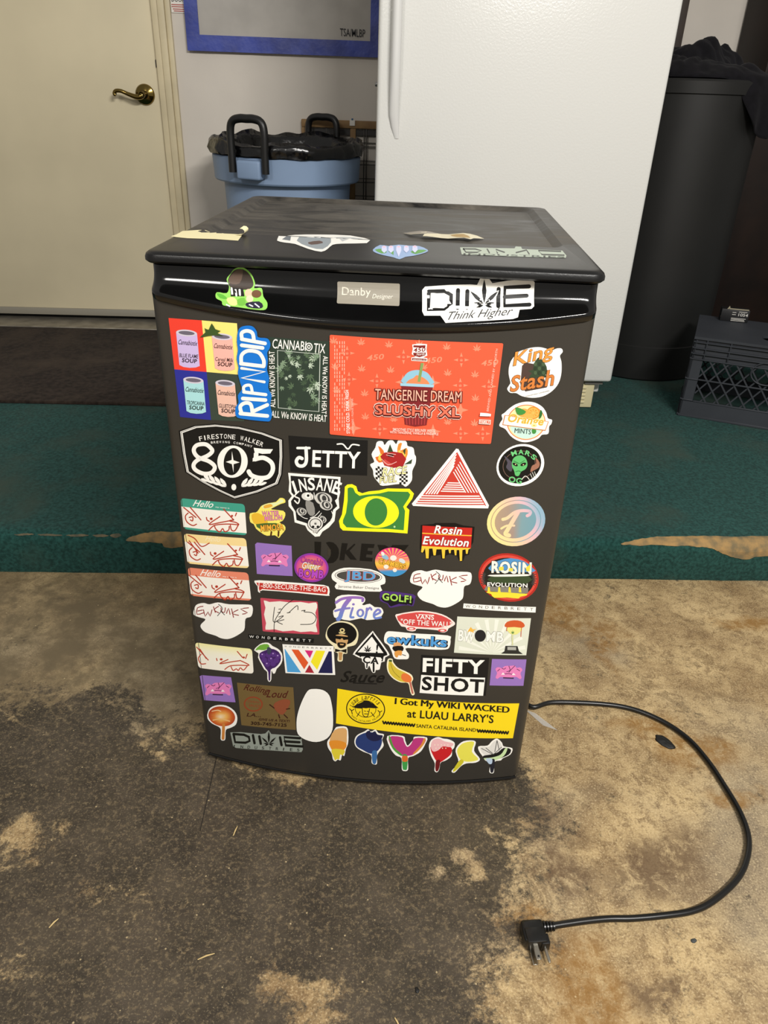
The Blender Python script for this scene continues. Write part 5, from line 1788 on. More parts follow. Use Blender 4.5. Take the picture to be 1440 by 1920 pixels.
s = Sticker('secure_the_bag_sticker', 'red and white lettering sticker reading 1-800-SECURE-THE-BAG', cG)
s.poly([(705, 820), (750, 805), (1040, 825), (1330, 848), (1380, 880), (1378, 935), (1355, 945), (1100, 920), (780, 895), (760, 918), (738, 905), (735, 860)], WH, 2)
s.poly([(722, 826), (1040, 842), (1352, 862), (1368, 890), (1362, 932), (1100, 908), (775, 884), (752, 902), (744, 870)], '#bf352e')
s.perp('1-800-SECURE-THE-BAG', 742, 870, 1346, 912, 44, '#f6efe8', bold=0.012)
s.build()

s = Sticker('jerome_baker_sticker', 'white oval sticker with blue graffiti letters above Jerome Baker Designs', cH)
s.poly([(452, 440), (470, 400), (540, 365), (640, 352), (860, 370), (980, 420), (1012, 470), (1005, 520), (960, 535), (970, 570), (955, 602), (700, 592), (500, 575), (498, 525), (510, 512), (465, 480)], WH, 2)
s.ell(732, 442, 246, 70, '#2a2a2a', 3).ell(732, 442, 240, 65, WH, 3).ell(732, 442, 226, 56, '#4a4844', 3)
s.perp('JBD', 585, 500, 905, 515, 118, '#5a9fd0', bold=0.045, out=('#c9545c', 0.03))
s.perp('Jerome Baker Designs', 520, 566, 945, 586, 34, '#77756f')
s.build(base=0.0008)

s = Sticker('fiore_sticker', 'white-edged violet script sticker reading Fiore', cH)
vio = lambda x, y: mixc([(0, '#9a6ab8'), (1, '#6f86cc')])((y - 650) / 210)
s.poly([(490, 680), (560, 640), (700, 638), (790, 660), (800, 705), (770, 735), (790, 745), (850, 730), (900, 765), (965, 770), (992, 820), (960, 870), (940, 886), (820, 900), (760, 880), (640, 905), (540, 885), (480, 870), (470, 800), (500, 770)], WH, 2)
s.stroke([(500, 718), (560, 680), (660, 665), (770, 672), (775, 700)], 28, vio).stroke([(640, 680), (590, 745), (560, 810), (540, 870), (520, 890)], 44, vio).stroke([(490, 805), (560, 785), (640, 775)], 22, vio)
s.stroke([(672, 775), (655, 830), (650, 868), (680, 870)], 22, vio).ell(680, 735, 14, 12, vio).ell(752, 825, 40, 44, vio, 10, hole=(18, 26)).stroke([(820, 778), (815, 830), (800, 880)], 22, vio).stroke([(815, 810), (850, 770), (868, 790)], 20, vio).stroke([(905, 845), (960, 815), (935, 788), (895, 830), (905, 878), (965, 870)], 22, vio)
s.build()

s = Sticker('golf_sticker', 'purple and lime sticker reading GOLF!', cH)
s.poly([(955, 620), (1010, 598), (1300, 632), (1318, 680), (1300, 755), (1250, 745), (1180, 750), (1080, 770), (1050, 765), (1030, 730), (960, 700)], '#4c2f78', 2)
s.poly([(985, 650), (1270, 660), (1300, 700), (1280, 742), (1180, 722), (1070, 758), (1040, 725), (985, 700)], '#15131a', 2)
s.text('GOLF!', 978, 690, 1280, 722, 76, '#a8d65c', bold=0.05, out=('#15131a', 0.03), depth=(10, 22))
s.build()

# ---- white cloud stickers with red scratchy lettering (no figures)
def cloud(crop, dx, dy, k, label):
    s = Sticker('scratch_lettering_sticker', label, crop)
    P = lambda lst: [(dx + x * k, dy + y * k) for x, y in lst]
    s.poly(P([(150, 365), (165, 290), (195, 262), (255, 252), (310, 265), (395, 246), (510, 265), (700, 268), (740, 290), (740, 350), (720, 390), (670, 410), (662, 500), (640, 540), (560, 590), (490, 612), (420, 602), (370, 578), (270, 545), (225, 500), (225, 465), (270, 415), (210, 395)]), WH, 3)
    s.lines([P(l) for l in ([(245, 285), (190, 300), (185, 365), (250, 350)], [(192, 332), (240, 322)], [(250, 320), (268, 385), (295, 340), (315, 385), (335, 320)], [(350, 290), (368, 345)], [(400, 285), (355, 320), (402, 350)],
                            [(425, 300), (430, 335), (460, 345), (468, 300)], [(480, 355), (500, 305), (515, 365)], [(530, 310), (550, 395)], [(595, 320), (535, 355), (600, 375)], [(700, 300), (620, 312), (690, 350), (640, 362)])], 9 * k, '#8c2a2a', 2)
    s.lines([P(l) for l in ([(400, 265), (440, 310), (390, 380)], [(420, 330), (460, 370)])], 7 * k, '#3a3a3a', 3)
    s.build()
cloud(cI, 0, 0, 1.0, 'white cloud-shaped sticker with scratchy red lettering, above the red skateboard sticker')
cloud(cJ, -27, -138, 0.965, 'white cloud-shaped sticker with scratchy red lettering, left of the signed red-framed label')

s = Sticker('rosin_round_sticker', 'red-rimmed round sticker reading Rosin Evolution over yellow goo', cI)
s.ell(1098, 322, 292, 232, '#b02a22', 10).ell(1098, 322, 272, 214, '#d5493c', 10).ell(1098, 326, 248, 192, '#1f1d19', 10)
s.poly([(930, 200), (1000, 160), (1120, 135), (1250, 165), (1330, 230), (1330, 270), (930, 260)], '#4f8fc4', 2)
s.same()
for k in range(26):
    a = k / 26 * 2 * PI
    x, y = 1098 + 235 * math.cos(a), 335 + 150 * math.sin(a)
    if y > 280 and y < 400:
        s.leaf(x, y, 46, '#3a3a38', math.degrees(a) + 90)
s.same(False)
s.poly([(930, 310), (1290, 305), (1275, 380), (940, 372)], '#37482c', 2)
s.perp('ROSIN', 932, 278, 1318, 292, 118, '#eceadf', bold=0.07, out=('#171510', 0.03))
s.poly([(1005, 220), (1050, 215), (1050, 250), (1005, 255)], '#e9d24a').poly([(1100, 230), (1140, 230), (1140, 262), (1100, 262)], '#e9d24a').poly([(1265, 225), (1312, 190), (1300, 260), (1270, 262)], '#e9d24a')
s.poly([(915, 295), (1280, 288), (1276, 306), (960, 312)], '#e9e7df', 2)
s.perp('EVOLUTION', 892, 405, 1280, 418, 40, WH, bold=0.04, out=('#171510', 0.03))
s.poly([(862, 440), (880, 405), (1290, 420), (1285, 470), (1240, 478), (880, 448)], '#7f7b72')
s.same()
for k in range(4):
    s.poly([(900 + k * 100, 412), (915 + k * 100, 412), (922 + k * 100, 465), (895 + k * 100, 460)], '#e9d83a')
s.same(False)
s.poly([(890, 455), (1280, 478), (1210, 505), (1190, 522), (1080, 512), (960, 515), (930, 480)], '#e9d83a', 2)
s.build()

s = Sticker('wonderbrett_strip_sticker', 'narrow white strip sticker reading WONDERBRETT', cI)
s.poly([(665, 572), (1362, 606), (1358, 660), (660, 618)], WH)
s.same()
for i, ch in enumerate('WONDERBRETT'):
    s.perp(ch, (690 if i else 682) + i * 61.5, 612 + i * 3, (720 if i else 730) + i * 61.5, 613.5 + i * 3, 27, '#4a4844')
s.same(False)
s.build()
s = Sticker('wonderbrett_black_strip_sticker', 'narrow black strip sticker reading WONDERBRETT in white', cJ)
s.poly([(645, 405), (1280, 450), (1274, 490), (650, 445)], '#121211')
s.same()
for i, ch in enumerate('WONDERBRETT'):
    s.perp(ch, (664 if i else 656) + i * 56, 440 + i * 4, (690 if i else 700) + i * 56, 442 + i * 4, 23, WH, bold=0.005)
s.same(False)
s.build()

s = Sticker('skateboard_sticker', 'red skateboard-shaped sticker reading VANS OFF THE WALL', cI)
s.poly([(5, 690), (40, 672), (150, 652), (260, 643), (400, 660), (500, 695), (580, 755), (570, 785), (520, 812), (510, 835), (480, 852), (440, 848), (410, 830), (220, 815), (205, 832), (170, 842), (120, 830), (105, 800), (70, 795), (50, 775)], '#f3e2da', 2)
s.poly([(22, 695), (150, 665), (260, 656), (400, 674), (500, 710), (558, 760), (480, 798), (380, 806), (220, 798), (75, 770)], '#cf4a48', 2)
s.ell(160, 815, 42, 15, '#cf4a48').ell(160, 815, 22, 8, '#f3e2da').ell(460, 832, 42, 15, '#cf4a48').ell(460, 832, 22, 8, '#f3e2da')
s.perp('VANS', 200, 722, 378, 730, 44, WH, bold=0.02).poly([(230, 674), (380, 682), (380, 688), (230, 680)], WH)
s.perp('"OFF THE WALL"', 58, 770, 548, 800, 52, WH, bold=0.02)
s.build()

s = Sticker('signed_label_sticker', 'creased white label with a crimson frame and a black marker scribble', cJ)
s.rquad([(762, 55), (1315, 92), (1332, 410), (785, 378)], 12, '#c2485a')
s.poly([(795, 80), (850, 95), (950, 88), (1050, 100), (1150, 95), (1230, 108), (1300, 100), (1310, 150), (1292, 200), (1308, 260), (1298, 320), (1312, 385), (1250, 378), (1150, 385), (1080, 370), (980, 378), (900, 358), (812, 362), (818, 300), (798, 215), (812, 150)], '#ece7dc', 2)
s.lines([[(1080, 72), (1000, 130), (940, 210), (900, 285), (895, 380)], [(900, 145), (885, 270), (905, 290)], [(940, 165), (962, 162)], [(930, 195), (955, 200)], [(905, 290), (985, 230), (940, 240)], [(920, 285), (990, 265)], [(930, 290), (975, 310)],
         [(1020, 200), (1050, 195)], [(1035, 200), (1115, 130), (1125, 170)], [(1160, 180), (1195, 175), (1185, 190), (1260, 200), (1300, 250), (1260, 305), (1150, 312)]], 7, '#26221e')
s.build()

s = Sticker('grape_sticker', 'dripping purple grape cluster sticker with a green leaf', cJ)
s.poly([(702, 560), (735, 520), (780, 492), (840, 488), (880, 520), (930, 545), (970, 590), (975, 660), (950, 710), (920, 740), (905, 780), (885, 785), (870, 755), (868, 840), (850, 866), (830, 840), (828, 770), (800, 745), (770, 690), (740, 630), (745, 590)], WH, 2)
s.poly([(755, 590), (800, 565), (860, 545), (920, 562), (955, 600), (960, 655), (935, 700), (900, 730), (862, 750), (858, 845), (842, 850), (838, 770), (815, 740), (785, 690), (755, 635)], '#40225e', 2)
s.same()
for (x, y) in ((785, 610), (840, 605), (890, 600), (935, 620), (800, 655), (860, 650), (915, 660), (830, 695), (885, 690)):
    s.ell(x, y, 27, 25, '#54307a')
s.same(False)
s.same()
for (x, y) in ((780, 600), (885, 592), (930, 612), (865, 640), (825, 688)):
    s.ell(x, y, 7, 6, '#b79ad0')
s.same(False)
s.poly([(712, 560), (760, 510), (830, 500), (850, 530), (800, 560), (750, 555)], '#6fa83c', 2).poly([(830, 530), (870, 545), (855, 600), (830, 590)], '#3a3f52', 2)
s.build()

s = Sticker('wonderbrett_sticker', 'white rectangular sticker with a multicolour W', cK)
s.poly([(-311, 392), (180, 485), (206, 775), (-282, 755)], WH)
J = lambda x, y: ((340 + x * 280 / 1440 - 590) * 1440 / 270, (1110 + y * 280 / 1440 - 1120) * 1440 / 270)
s.items.clear(); s.layer = 0
s.poly([J(975, 502), J(1468, 520), (206, 775), J(1005, 780)], WH)
s.same()
s.poly([J(995, 548), J(1000, 548), J(1155, 775), J(1022, 770)], '#4f9fd6')
s.poly([J(1062, 552), J(1130, 556), J(1225, 680), J(1185, 745)], '#dd5a2c')
s.poly([J(1190, 560), J(1272, 565), J(1240, 638)], '#d42a76')
s.poly([J(1300, 562), J(1388, 566), J(1310, 750), J(1248, 672)], '#f1e42a')
s.poly([J(1235, 700), J(1282, 780), J(1192, 775)], '#a82a34')
s.poly([J(1422, 570), J(1450, 572), (180, 758), J(1320, 780)], '#20204c')
for i, ch in enumerate('WONDERBRETT'):
    p, q = J(995 + i * 43, 530 + i * 2.2), J(1018 + i * 43, 531 + i * 2.2)
    s.perp(ch, p[0], p[1], q[0], q[1], 15, '#5a5854')
s.same(False)
s.build()

s = Sticker('afro_popsicle_sticker', 'cut-out sticker of a popsicle with afro hair, sunglasses and bow tie', cK)
s.poly([(120, 330), (150, 280), (220, 240), (300, 238), (380, 265), (430, 330), (436, 400), (410, 470), (350, 490), (325, 500), (325, 560), (285, 565), (280, 630), (250, 642), (228, 625), (232, 560), (195, 540), (195, 495), (145, 450), (110, 395)], '#e9dfb8', 3)
s.ell(272, 362, 150, 112, '#12100e', 5)
s.poly([(212, 375), (330, 385), (318, 480), (280, 505), (230, 490)], '#c9a06a', 2)
s.poly([(200, 380), (345, 395), (335, 420), (290, 425), (275, 405), (255, 420), (212, 412)], '#0d0c0b').poly([(230, 450), (310, 455), (300, 495), (260, 508), (235, 490)], '#1a1511', 2).poly([(250, 462), (295, 464), (285, 478), (258, 476)], '#c9a06a')
s.ell(276, 328, 26, 22, '#d6c48a', hole=(12, 10)).poly([(240, 345), (310, 352), (300, 364), (245, 360)], '#d6c48a')
s.poly([(205, 510), (262, 528), (320, 512), (318, 555), (262, 535), (205, 545)], '#1a1511').poly([(240, 545), (280, 548), (270, 625), (245, 625)], '#b98d56')
s.build()

s = Sticker('warning_triangle_sticker', 'black and white dripping cannabis warning triangle sticker reading CA', cK)
s.poly([(560, 355), (600, 360), (735, 545), (742, 580), (705, 600), (700, 640), (665, 650), (650, 720), (612, 725), (605, 750), (580, 752), (562, 720), (545, 680), (530, 712), (508, 712), (500, 660), (475, 640), (470, 610), (440, 600), (395, 575), (395, 545)], WH, 2)
s.poly([(570, 368), (592, 372), (722, 552), (715, 580), (690, 590), (682, 635), (666, 636), (660, 600), (470, 590), (460, 605), (450, 588), (412, 570), (412, 548)], '#121211', 2)
s.poly([(572, 392), (688, 555), (430, 548)], WH)
s.leaf(530, 535, 62, '#151515').perp('!', 610, 556, 630, 558, 90, '#151515', bold=0.03)
s.perp('CA', 480, 655, 640, 668, 72, '#121211', bold=0.05).stroke([(525, 650), (522, 700)], 13, '#121211').stroke([(590, 655), (590, 738)], 18, '#121211')
s.build()

s = Sticker('blue_bubble_letter_sticker', 'white sticker with blue bubble lettering and a small orange and black figure', cK)
s.poly([(695, 400), (720, 345), (790, 340), (1000, 360), (1330, 380), (1358, 420), (1350, 490), (1310, 520), (1150, 520), (930, 505), (915, 530), (942, 570), (935, 612), (890, 618), (800, 610), (770, 540), (740, 480), (700, 450)], WH, 3)
s.text('ewkuks', 722, 462, 1318, 498, 100, '#4f9ad8', bold=0.045, out=('#0f1622', 0.028), depth=(10, 4))
s.poly([(790, 455), (850, 450), (868, 490), (800, 500)], '#d9a06a', 2).poly([(782, 490), (880, 485), (885, 530), (840, 548), (790, 530)], '#17130f', 2).poly([(800, 540), (870, 530), (868, 580), (840, 575), (828, 598), (806, 590)], '#dd9a4a', 2)
s.stroke([(878, 570), (910, 580)], 6, '#17130f')
s.build()

s = Sticker('banana_sticker', 'banana popsicle sticker melting to orange', cK)
s.poly([(725, 640), (740, 612), (778, 615), (785, 645), (830, 700), (900, 735), (965, 770), (985, 815), (970, 850), (985, 910), (1000, 965), (975, 978), (955, 940), (935, 858), (860, 850), (790, 815), (740, 760), (722, 700)], '#f3ecc8', 3)
s.poly([(740, 650), (748, 625), (770, 625), (775, 655), (825, 712), (900, 748), (950, 780), (970, 815), (960, 845), (940, 850), (860, 840), (795, 805), (750, 755), (736, 700)], '#cfb83c', 3)
s.poly([(742, 622), (774, 625), (772, 645), (742, 640)], '#3f5a2c').poly([(880, 760), (930, 765), (968, 800), (965, 840), (935, 848), (890, 835), (865, 800)], '#e0763a', 3)
s.poly([(945, 845), (965, 845), (990, 960), (972, 965)], '#b9695a')
s.lines([[(760, 660), (790, 740), (850, 800)]], 5, '#9a8a2c')
s.build()

s = Sticker('sauce_lettering', 'black cut vinyl script reading Sauce', cK)
s.perp('Sauce', 255, 848, 702, 856, 115, '#14120f', bold=0.03, shear=0.4)
s.stroke([(385, 855), (620, 864)], 9, '#14120f', 0)
s.build()

s = Sticker('fifty_shot_sticker', 'black and white block sticker reading FIFTY SHOT', cL)
s.poly([(165, 540), (870, 572), (855, 760), (835, 965), (145, 935)], '#151515')
s.poly([(165, 748), (828, 778), (808, 965), (148, 935)], WH)
s.perp('FIFTY', 178, 718, 820, 742, 146, WH, bold=0.05).perp('SHOT', 168, 908, 812, 940, 145, '#151515', bold=0.05)
s.build()

s = Sticker('bomb_card_sticker', 'pale sunburst card sticker reading BWOMB with a bowl of orange fruit', cL)
s.poly([(540, 142), (1305, 160), (1255, 545), (505, 518)], '#d8dccb')
s.same()
for k in range(10):
    a = math.radians(-85 + k * 18)
    s.poly([(900, 520), (900 + 350 * math.sin(a), 520 - 350 * math.cos(a)), (900 + 350 * math.sin(a + 0.12), 520 - 350 * math.cos(a + 0.12))], '#e9ebdf')
s.same(False)
s.perp('BW', 545, 395, 715, 412, 118, '#efefe8', bold=0.05, out=('#151515', 0.02)).ell(778, 342, 58, 62, '#1f2024').perp('MB', 838, 400, 1015, 412, 108, '#efefe8', bold=0.05, out=('#151515', 0.02))
s.poly([(680, 250), (700, 275), (740, 270), (705, 292), (715, 310), (670, 295), (645, 305), (660, 275)], '#e8b44a')
s.poly([(1030, 235), (1060, 195), (1130, 180), (1200, 190), (1240, 230), (1210, 260), (1060, 255)], '#c9582c', 2).poly([(1050, 255), (1215, 260), (1180, 310), (1140, 330), (1090, 320)], '#e3e08a', 2).leaf(1115, 315, 30, '#3c7a3a')
s.poly([(1104, 325), (1120, 326), (1120, 440), (1106, 440)], '#cdd0a0').poly([(1040, 445), (1165, 448), (1180, 500), (1220, 530), (995, 525), (1030, 500)], '#2a2a28').poly([(1060, 455), (1150, 458), (1150, 490), (1060, 488)], '#a9aaa2')
s.lines([[(1055, 255), (1052, 290)], [(1205, 260), (1200, 350)]], 6, '#c9582c')
s.build()

# ---- bottom rows
s = Sticker('gold_foil_sticker', 'dull gold square sticker with dark red lettering and a phone number', cM)
s.poly([(405, 142), (912, 185), (935, 568), (445, 525)], '#6e5a34')
s.perp('Rolling', 460, 225, 690, 262, 72, '#4a1a12', bold=0.02, shear=0.4).perp('Loud', 668, 275, 868, 282, 66, '#4a1a12', bold=0.02, shear=0.4)
s.ell(552, 335, 86, 68, '#8a4024', 4).ell(552, 335, 72, 56, '#6e5a34', 4).perp('SAUCE', 510, 355, 612, 368, 24, '#8a4024', bold=0.02).perp('Gelato', 500, 318, 606, 328, 22, '#8a4024', shear=0.3)
s.poly([(750, 320), (830, 290), (885, 305), (870, 360), (820, 430), (770, 410), (735, 360)], '#8a4a30', 2).lines([[(700, 340), (740, 370)], [(850, 380), (880, 375)], [(780, 430), (790, 460)], [(830, 430), (860, 460)]], 9, '#3a1a12')
s.perp('LA...', 492, 445, 620, 452, 32, '#3a1a12', bold=0.02, shear=0.2).perp('GIVE US A TEXT!', 602, 482, 880, 500, 22, '#3a1a12', bold=0.03, shear=0.2).perp('305-745-7125', 530, 520, 852, 540, 30, '#2a120c', bold=0.04)
s.build()

s = Sticker('plain_white_sticker', 'plain white egg-shaped sticker beside the yellow luau bumper sticker', cM)
s.poly([(1040, 215), (1095, 195), (1180, 205), (1235, 250), (1258, 330), (1270, 430), (1265, 560), (1215, 640), (1120, 672), (1020, 650), (955, 600), (942, 520), (950, 430), (985, 320)], WH, 3)
s.build(base=0.0014)

s = Sticker('sunset_lollipop_sticker', 'round sunset sky sticker on a dripping stick', cM)
s.poly([(140, 420), (165, 370), (230, 345), (310, 350), (380, 395), (408, 455), (395, 520), (345, 550), (305, 570), (300, 650), (280, 664), (258, 650), (260, 570), (240, 540), (180, 510), (140, 465)], WH, 3)
sun = lambda x, y: mixc([(0, '#f0e8d0'), (0.3, '#e9b45c'), (0.65, '#cc6428'), (1, '#a8381f')])(math.hypot((x - 270) / 125, (y - 450) / 100))
s.ell(268, 446, 122, 88, sun, 12)
s.stroke([(285, 520), (283, 580), (280, 645)], 26, '#c9803a')
s.stroke([(180, 400), (230, 390), (260, 400)], 8, '#e8c89a').stroke([(190, 480), (260, 470), (340, 490)], 10, '#e6b878')
s.build()

def dime(s, P, base, ink, w=1.0, second='INDUSTRIES', outline=None):
    """block letters D I M E whose M is a leaf; P maps the unit box (x 0..1, y 0 top .. 1) to crop pixels"""
    st = outline or []
    def strokes(width, col):
        for l in ([(0.02, 0.0), (0.02, 0.66), (0.17, 0.66), (0.235, 0.50), (0.235, 0.18), (0.17, 0.02), (0.02, 0.0)], [(0.30, 0.02), (0.30, 0.66)], [(0.39, 0.68), (0.39, 0.08)], [(0.69, 0.70), (0.69, 0.08)],
                  [(0.98, 0.06), (0.75, 0.04), (0.75, 0.70), (0.99, 0.72)], [(0.75, 0.38), (0.96, 0.39)]):
            s.stroke([P(*q) for q in l], width, col, 0)
    return strokes

def dime_leaf(s, cx, cy, r, ink, ground):
    def petals(grow, col):
        for an, ln in ((0, 1.0), (46, 0.76), (-46, 0.76), (80, 0.42), (-80, 0.42), (110, 0.34), (-110, 0.34)):
            a = math.radians(an)
            d, nrm = Vector((math.sin(a), -math.cos(a))), Vector((math.cos(a), math.sin(a)))
            w = r * (0.035 + 0.055 * ln)
            L_ = r * ln
            pts = [d * L_ * t + nrm * (w * k + grow * (1 if k > 0 else -1 if k < 0 else 0)) + d * (grow if t == 1 else 0) for t, k in ((0.04, 0.01), (0.3, 0.7), (0.55, 1), (0.8, 0.55), (1, 0), (0.8, -0.55), (0.55, -1), (0.3, -0.7), (0.04, -0.01))]
            s.poly([(cx + p.x, cy + p.y) for p in pts], col)
    s.same(); petals(7, ground); s.same(False)
    s.same(); petals(0, ink); s.same(False)

s = Sticker('dime_industries_sticker', 'grey die-cut sticker reading DIME INDUSTRIES low on the door', cM)
P = lambda x, y: (362 + x * 622 + y * 22, 604 + y * 112 + x * 32)
s.poly([(345, 590), (440, 588), (560, 600), (620, 605), (660, 600), (690, 570), (715, 605), (760, 608), (960, 622), (985, 640), (998, 745), (985, 768), (700, 752), (395, 730), (370, 715)], '#8f968c')
dime(s, P, None, None)(22, '#14140f')
dime_leaf(s, 692, 695, 118, '#14140f', '#8f968c')
s.same()
for i, ch in enumerate('INDUSTRIES'):
    s.perp(ch, 374 + i * 63.5, 727 + i * 3.6, (396 if ch != 'I' else 382) + i * 63.5, 728.5 + i * 3.6, 26, '#20201a', bold=0.01)
s.same(False)
s.build()

s = Sticker('luau_bumper_sticker', 'long yellow bumper sticker reading I Got My WIKI WACKED at LUAU LARRY\'S', cN)
s.poly([(118, 75), (1345, 175), (1302, 410), (108, 310)], '#f3d51c')
s.ell(308, 212, 132, 103, '#1a1710', 5).ell(308, 212, 125, 96, '#f3d51c', 5).ell(308, 212, 72, 58, '#1a1710', 5).ell(308, 212, 68, 54, '#f3d51c', 5)
s.poly([(220, 200), (285, 165), (320, 155), (395, 205), (330, 205), (290, 210)], '#1a1710', 2).poly([(285, 205), (335, 210), (328, 262), (292, 262)], '#f3d51c').lines([[(285, 205), (292, 255), (320, 262), (335, 210)], [(270, 230), (250, 262)], [(345, 235), (368, 265)], [(300, 225), (308, 228)], [(318, 228), (326, 228)], [(300, 245), (322, 246)]], 5, '#1a1710')
s.arc("Luau Larry's", 308, 214, 88, 66, -78, 66, 24, '#1a1710', bold=0.01, shear=0.2)
s.arc('SANTA CATALINA ISLAND', 308, 212, 112, 88, 240, 122, 11, '#1a1710', wf=0.7, flip=True)
s.lines([[(200, 210), (215, 222), (230, 212)], [(213, 220), (218, 245)], [(392, 222), (404, 232), (418, 225)], [(404, 232), (402, 255)]], 5, '#1a1710')
for dx in (-2.5, 0, 2.5):
    s.perp('I Got My WIKI WACKED', 505 + dx, 192, 1275 + dx, 252, 56, '#1a1710')
s.perp("at LUAU LARRY'S", 588, 268, 1170, 308, 56, '#1a1710', bold=0.025)
s.perp('SANTA CATALINA ISLAND', 650, 336, 1052, 366, 24, '#2a2414', bold=0.01)
for x0, y0, x1, y1 in ((425, 302, 640, 322), (1062, 358, 1272, 372)):
    wav = []
    for i in range(25):
        t = i / 24
        wav.append((x0 + (x1 - x0) * t, y0 + (y1 - y0) * t + (9 if i % 2 else -9)))
    s.stroke(wav, 9, '#1a1710', 3)
s.build()

DRP = [
 ('honey_drip_sticker', 'dripping amber sticker with a crumbly top, beside the plain white sticker', [(100, 345), (120, 328), (180, 330), (192, 380), (190, 440), (175, 480), (165, 525), (150, 520), (140, 555), (120, 550), (105, 562), (88, 548), (80, 510), (55, 470), (50, 430), (70, 400)],
  [([(100, 350), (175, 340), (182, 400), (175, 450), (120, 440), (65, 430)], '#d9a86a'), ([(62, 430), (120, 420), (178, 440), (168, 480), (120, 500), (85, 490)], '#e08f2c'), ([(80, 480), (165, 485), (155, 520), (138, 515), (130, 548), (116, 545), (104, 555), (96, 540)], '#dccb38')]),
 ('blueberry_drip_sticker', 'dark blue berry lollipop sticker with a leafy crown', [(232, 430), (250, 390), (300, 365), (325, 350), (345, 365), (375, 352), (395, 375), (432, 385), (420, 420), (430, 460), (400, 500), (385, 530), (385, 580), (370, 588), (348, 575), (345, 525), (290, 500), (245, 470)],
  [([(240, 430), (258, 395), (310, 372), (360, 372), (410, 400), (418, 440), (395, 490), (345, 515), (290, 490), (250, 465)], '#27396e'), ([(310, 372), (335, 358), (345, 375), (372, 362), (388, 385), (424, 392), (408, 420), (360, 430), (320, 410)], '#1c1d40'), ([(352, 500), (385, 500), (378, 578), (355, 575)], '#3a6aa0')]),
 ('watermelon_drip_sticker', 'bitten watermelon slice sticker with a rainbow drip', [(455, 395), (560, 395), (575, 425), (590, 460), (612, 440), (630, 420), (640, 400), (722, 405), (710, 450), (680, 500), (630, 530), (595, 545), (595, 620), (572, 632), (552, 618), (550, 545), (510, 525), (470, 470)],
  [([(464, 402), (552, 402), (568, 435), (588, 468), (614, 450), (640, 410), (712, 414), (695, 460), (640, 515), (590, 530), (545, 525), (490, 480)], '#b8377a'), ([(464, 402), (475, 402), (500, 470), (550, 515), (545, 528), (490, 480)], '#4f9a3c'), ([(700, 413), (713, 414), (695, 460), (640, 515), (630, 510), (680, 455)], '#d98a3c'), ([(556, 525), (590, 528), (588, 615), (572, 624), (558, 612)], '#3f9a4a'), ([(556, 530), (590, 532), (589, 565), (557, 565)], '#d96a2c')]),
 ('strawberry_drip_sticker', 'red dripping strawberry sticker with a white leafy top', [(735, 470), (745, 430), (770, 410), (800, 402), (830, 412), (870, 418), (908, 440), (905, 475), (892, 490), (888, 530), (850, 560), (815, 575), (805, 620), (790, 640), (772, 628), (775, 580), (750, 530)],
  [([(745, 475), (775, 445), (850, 450), (890, 480), (882, 520), (840, 555), (800, 575), (770, 540)], '#c41f24'), ([(748, 470), (760, 425), (800, 412), (840, 430), (900, 445), (880, 470), (830, 465), (800, 490), (765, 500)], '#eab8ba'), ([(782, 565), (812, 560), (800, 625), (780, 628)], '#6a1418')]),
 ('lemon_drip_sticker', 'bitten lemon slice lollipop sticker', [(915, 500), (930, 460), (970, 430), (1030, 425), (1052, 440), (1040, 495), (1080, 550), (1050, 575), (990, 580), (950, 600), (910, 642), (888, 630), (935, 575)],
  [([(925, 500), (940, 465), (975, 440), (1040, 435), (1025, 500), (1068, 548), (1040, 565), (985, 568), (945, 550)], '#e3dc54'), ([(945, 555), (970, 572), (912, 632), (898, 626)], '#c9bf2c')]),
 ('flower_drip_sticker', 'black and white flower sticker with a pastel drip', [(1070, 465), (1130, 460), (1160, 430), (1195, 412), (1228, 440), (1240, 465), (1298, 478), (1285, 520), (1235, 545), (1220, 560), (1178, 570), (1175, 635), (1160, 648), (1142, 635), (1148, 580), (1115, 560), (1100, 535), (1075, 500)],
  [([(1080, 472), (1140, 468), (1165, 440), (1195, 422), (1220, 445), (1230, 480), (1200, 515), (1150, 530), (1105, 520)], '#dcdad4'), ([(1100, 530), (1150, 520), (1200, 505), (1240, 475), (1288, 485), (1275, 520), (1220, 545), (1170, 560), (1120, 555)], '#141414'), ([(1105, 545), (1160, 540), (1220, 520), (1250, 478), (1265, 482), (1240, 530), (1180, 560), (1130, 560)], '#c3dca6'), ([(1150, 560), (1180, 555), (1170, 635), (1150, 635)], '#20202a'), ([(1120, 548), (1160, 548), (1160, 580), (1140, 582)], '#b6c9de')]),
]
for nm, lab, outl, parts in DRP:
    s = Sticker(nm, lab, cN)
    s.poly(outl, WH, 3)
    for pts, c in parts:
        s.poly(pts, c, 3)
    if 'flower' in nm:
        s.lines([[(1195, 425), (1180, 500)], [(1195, 425), (1210, 490)], [(1090, 478), (1160, 515)], [(1120, 475), (1165, 512)], [(1170, 520), (1225, 470)]], 4, '#4a4a48')
    if 'straw' in nm:
        s.same()
        for k in range(9):
            s.ell(775 + (k % 5) * 22 + (k // 5) * 8, 455 + (k // 5) * 22, 3, 4, '#f3ecd0')
        s.same(False)
    s.build(base=0.0016 if 'honey' in nm else 0.00022)

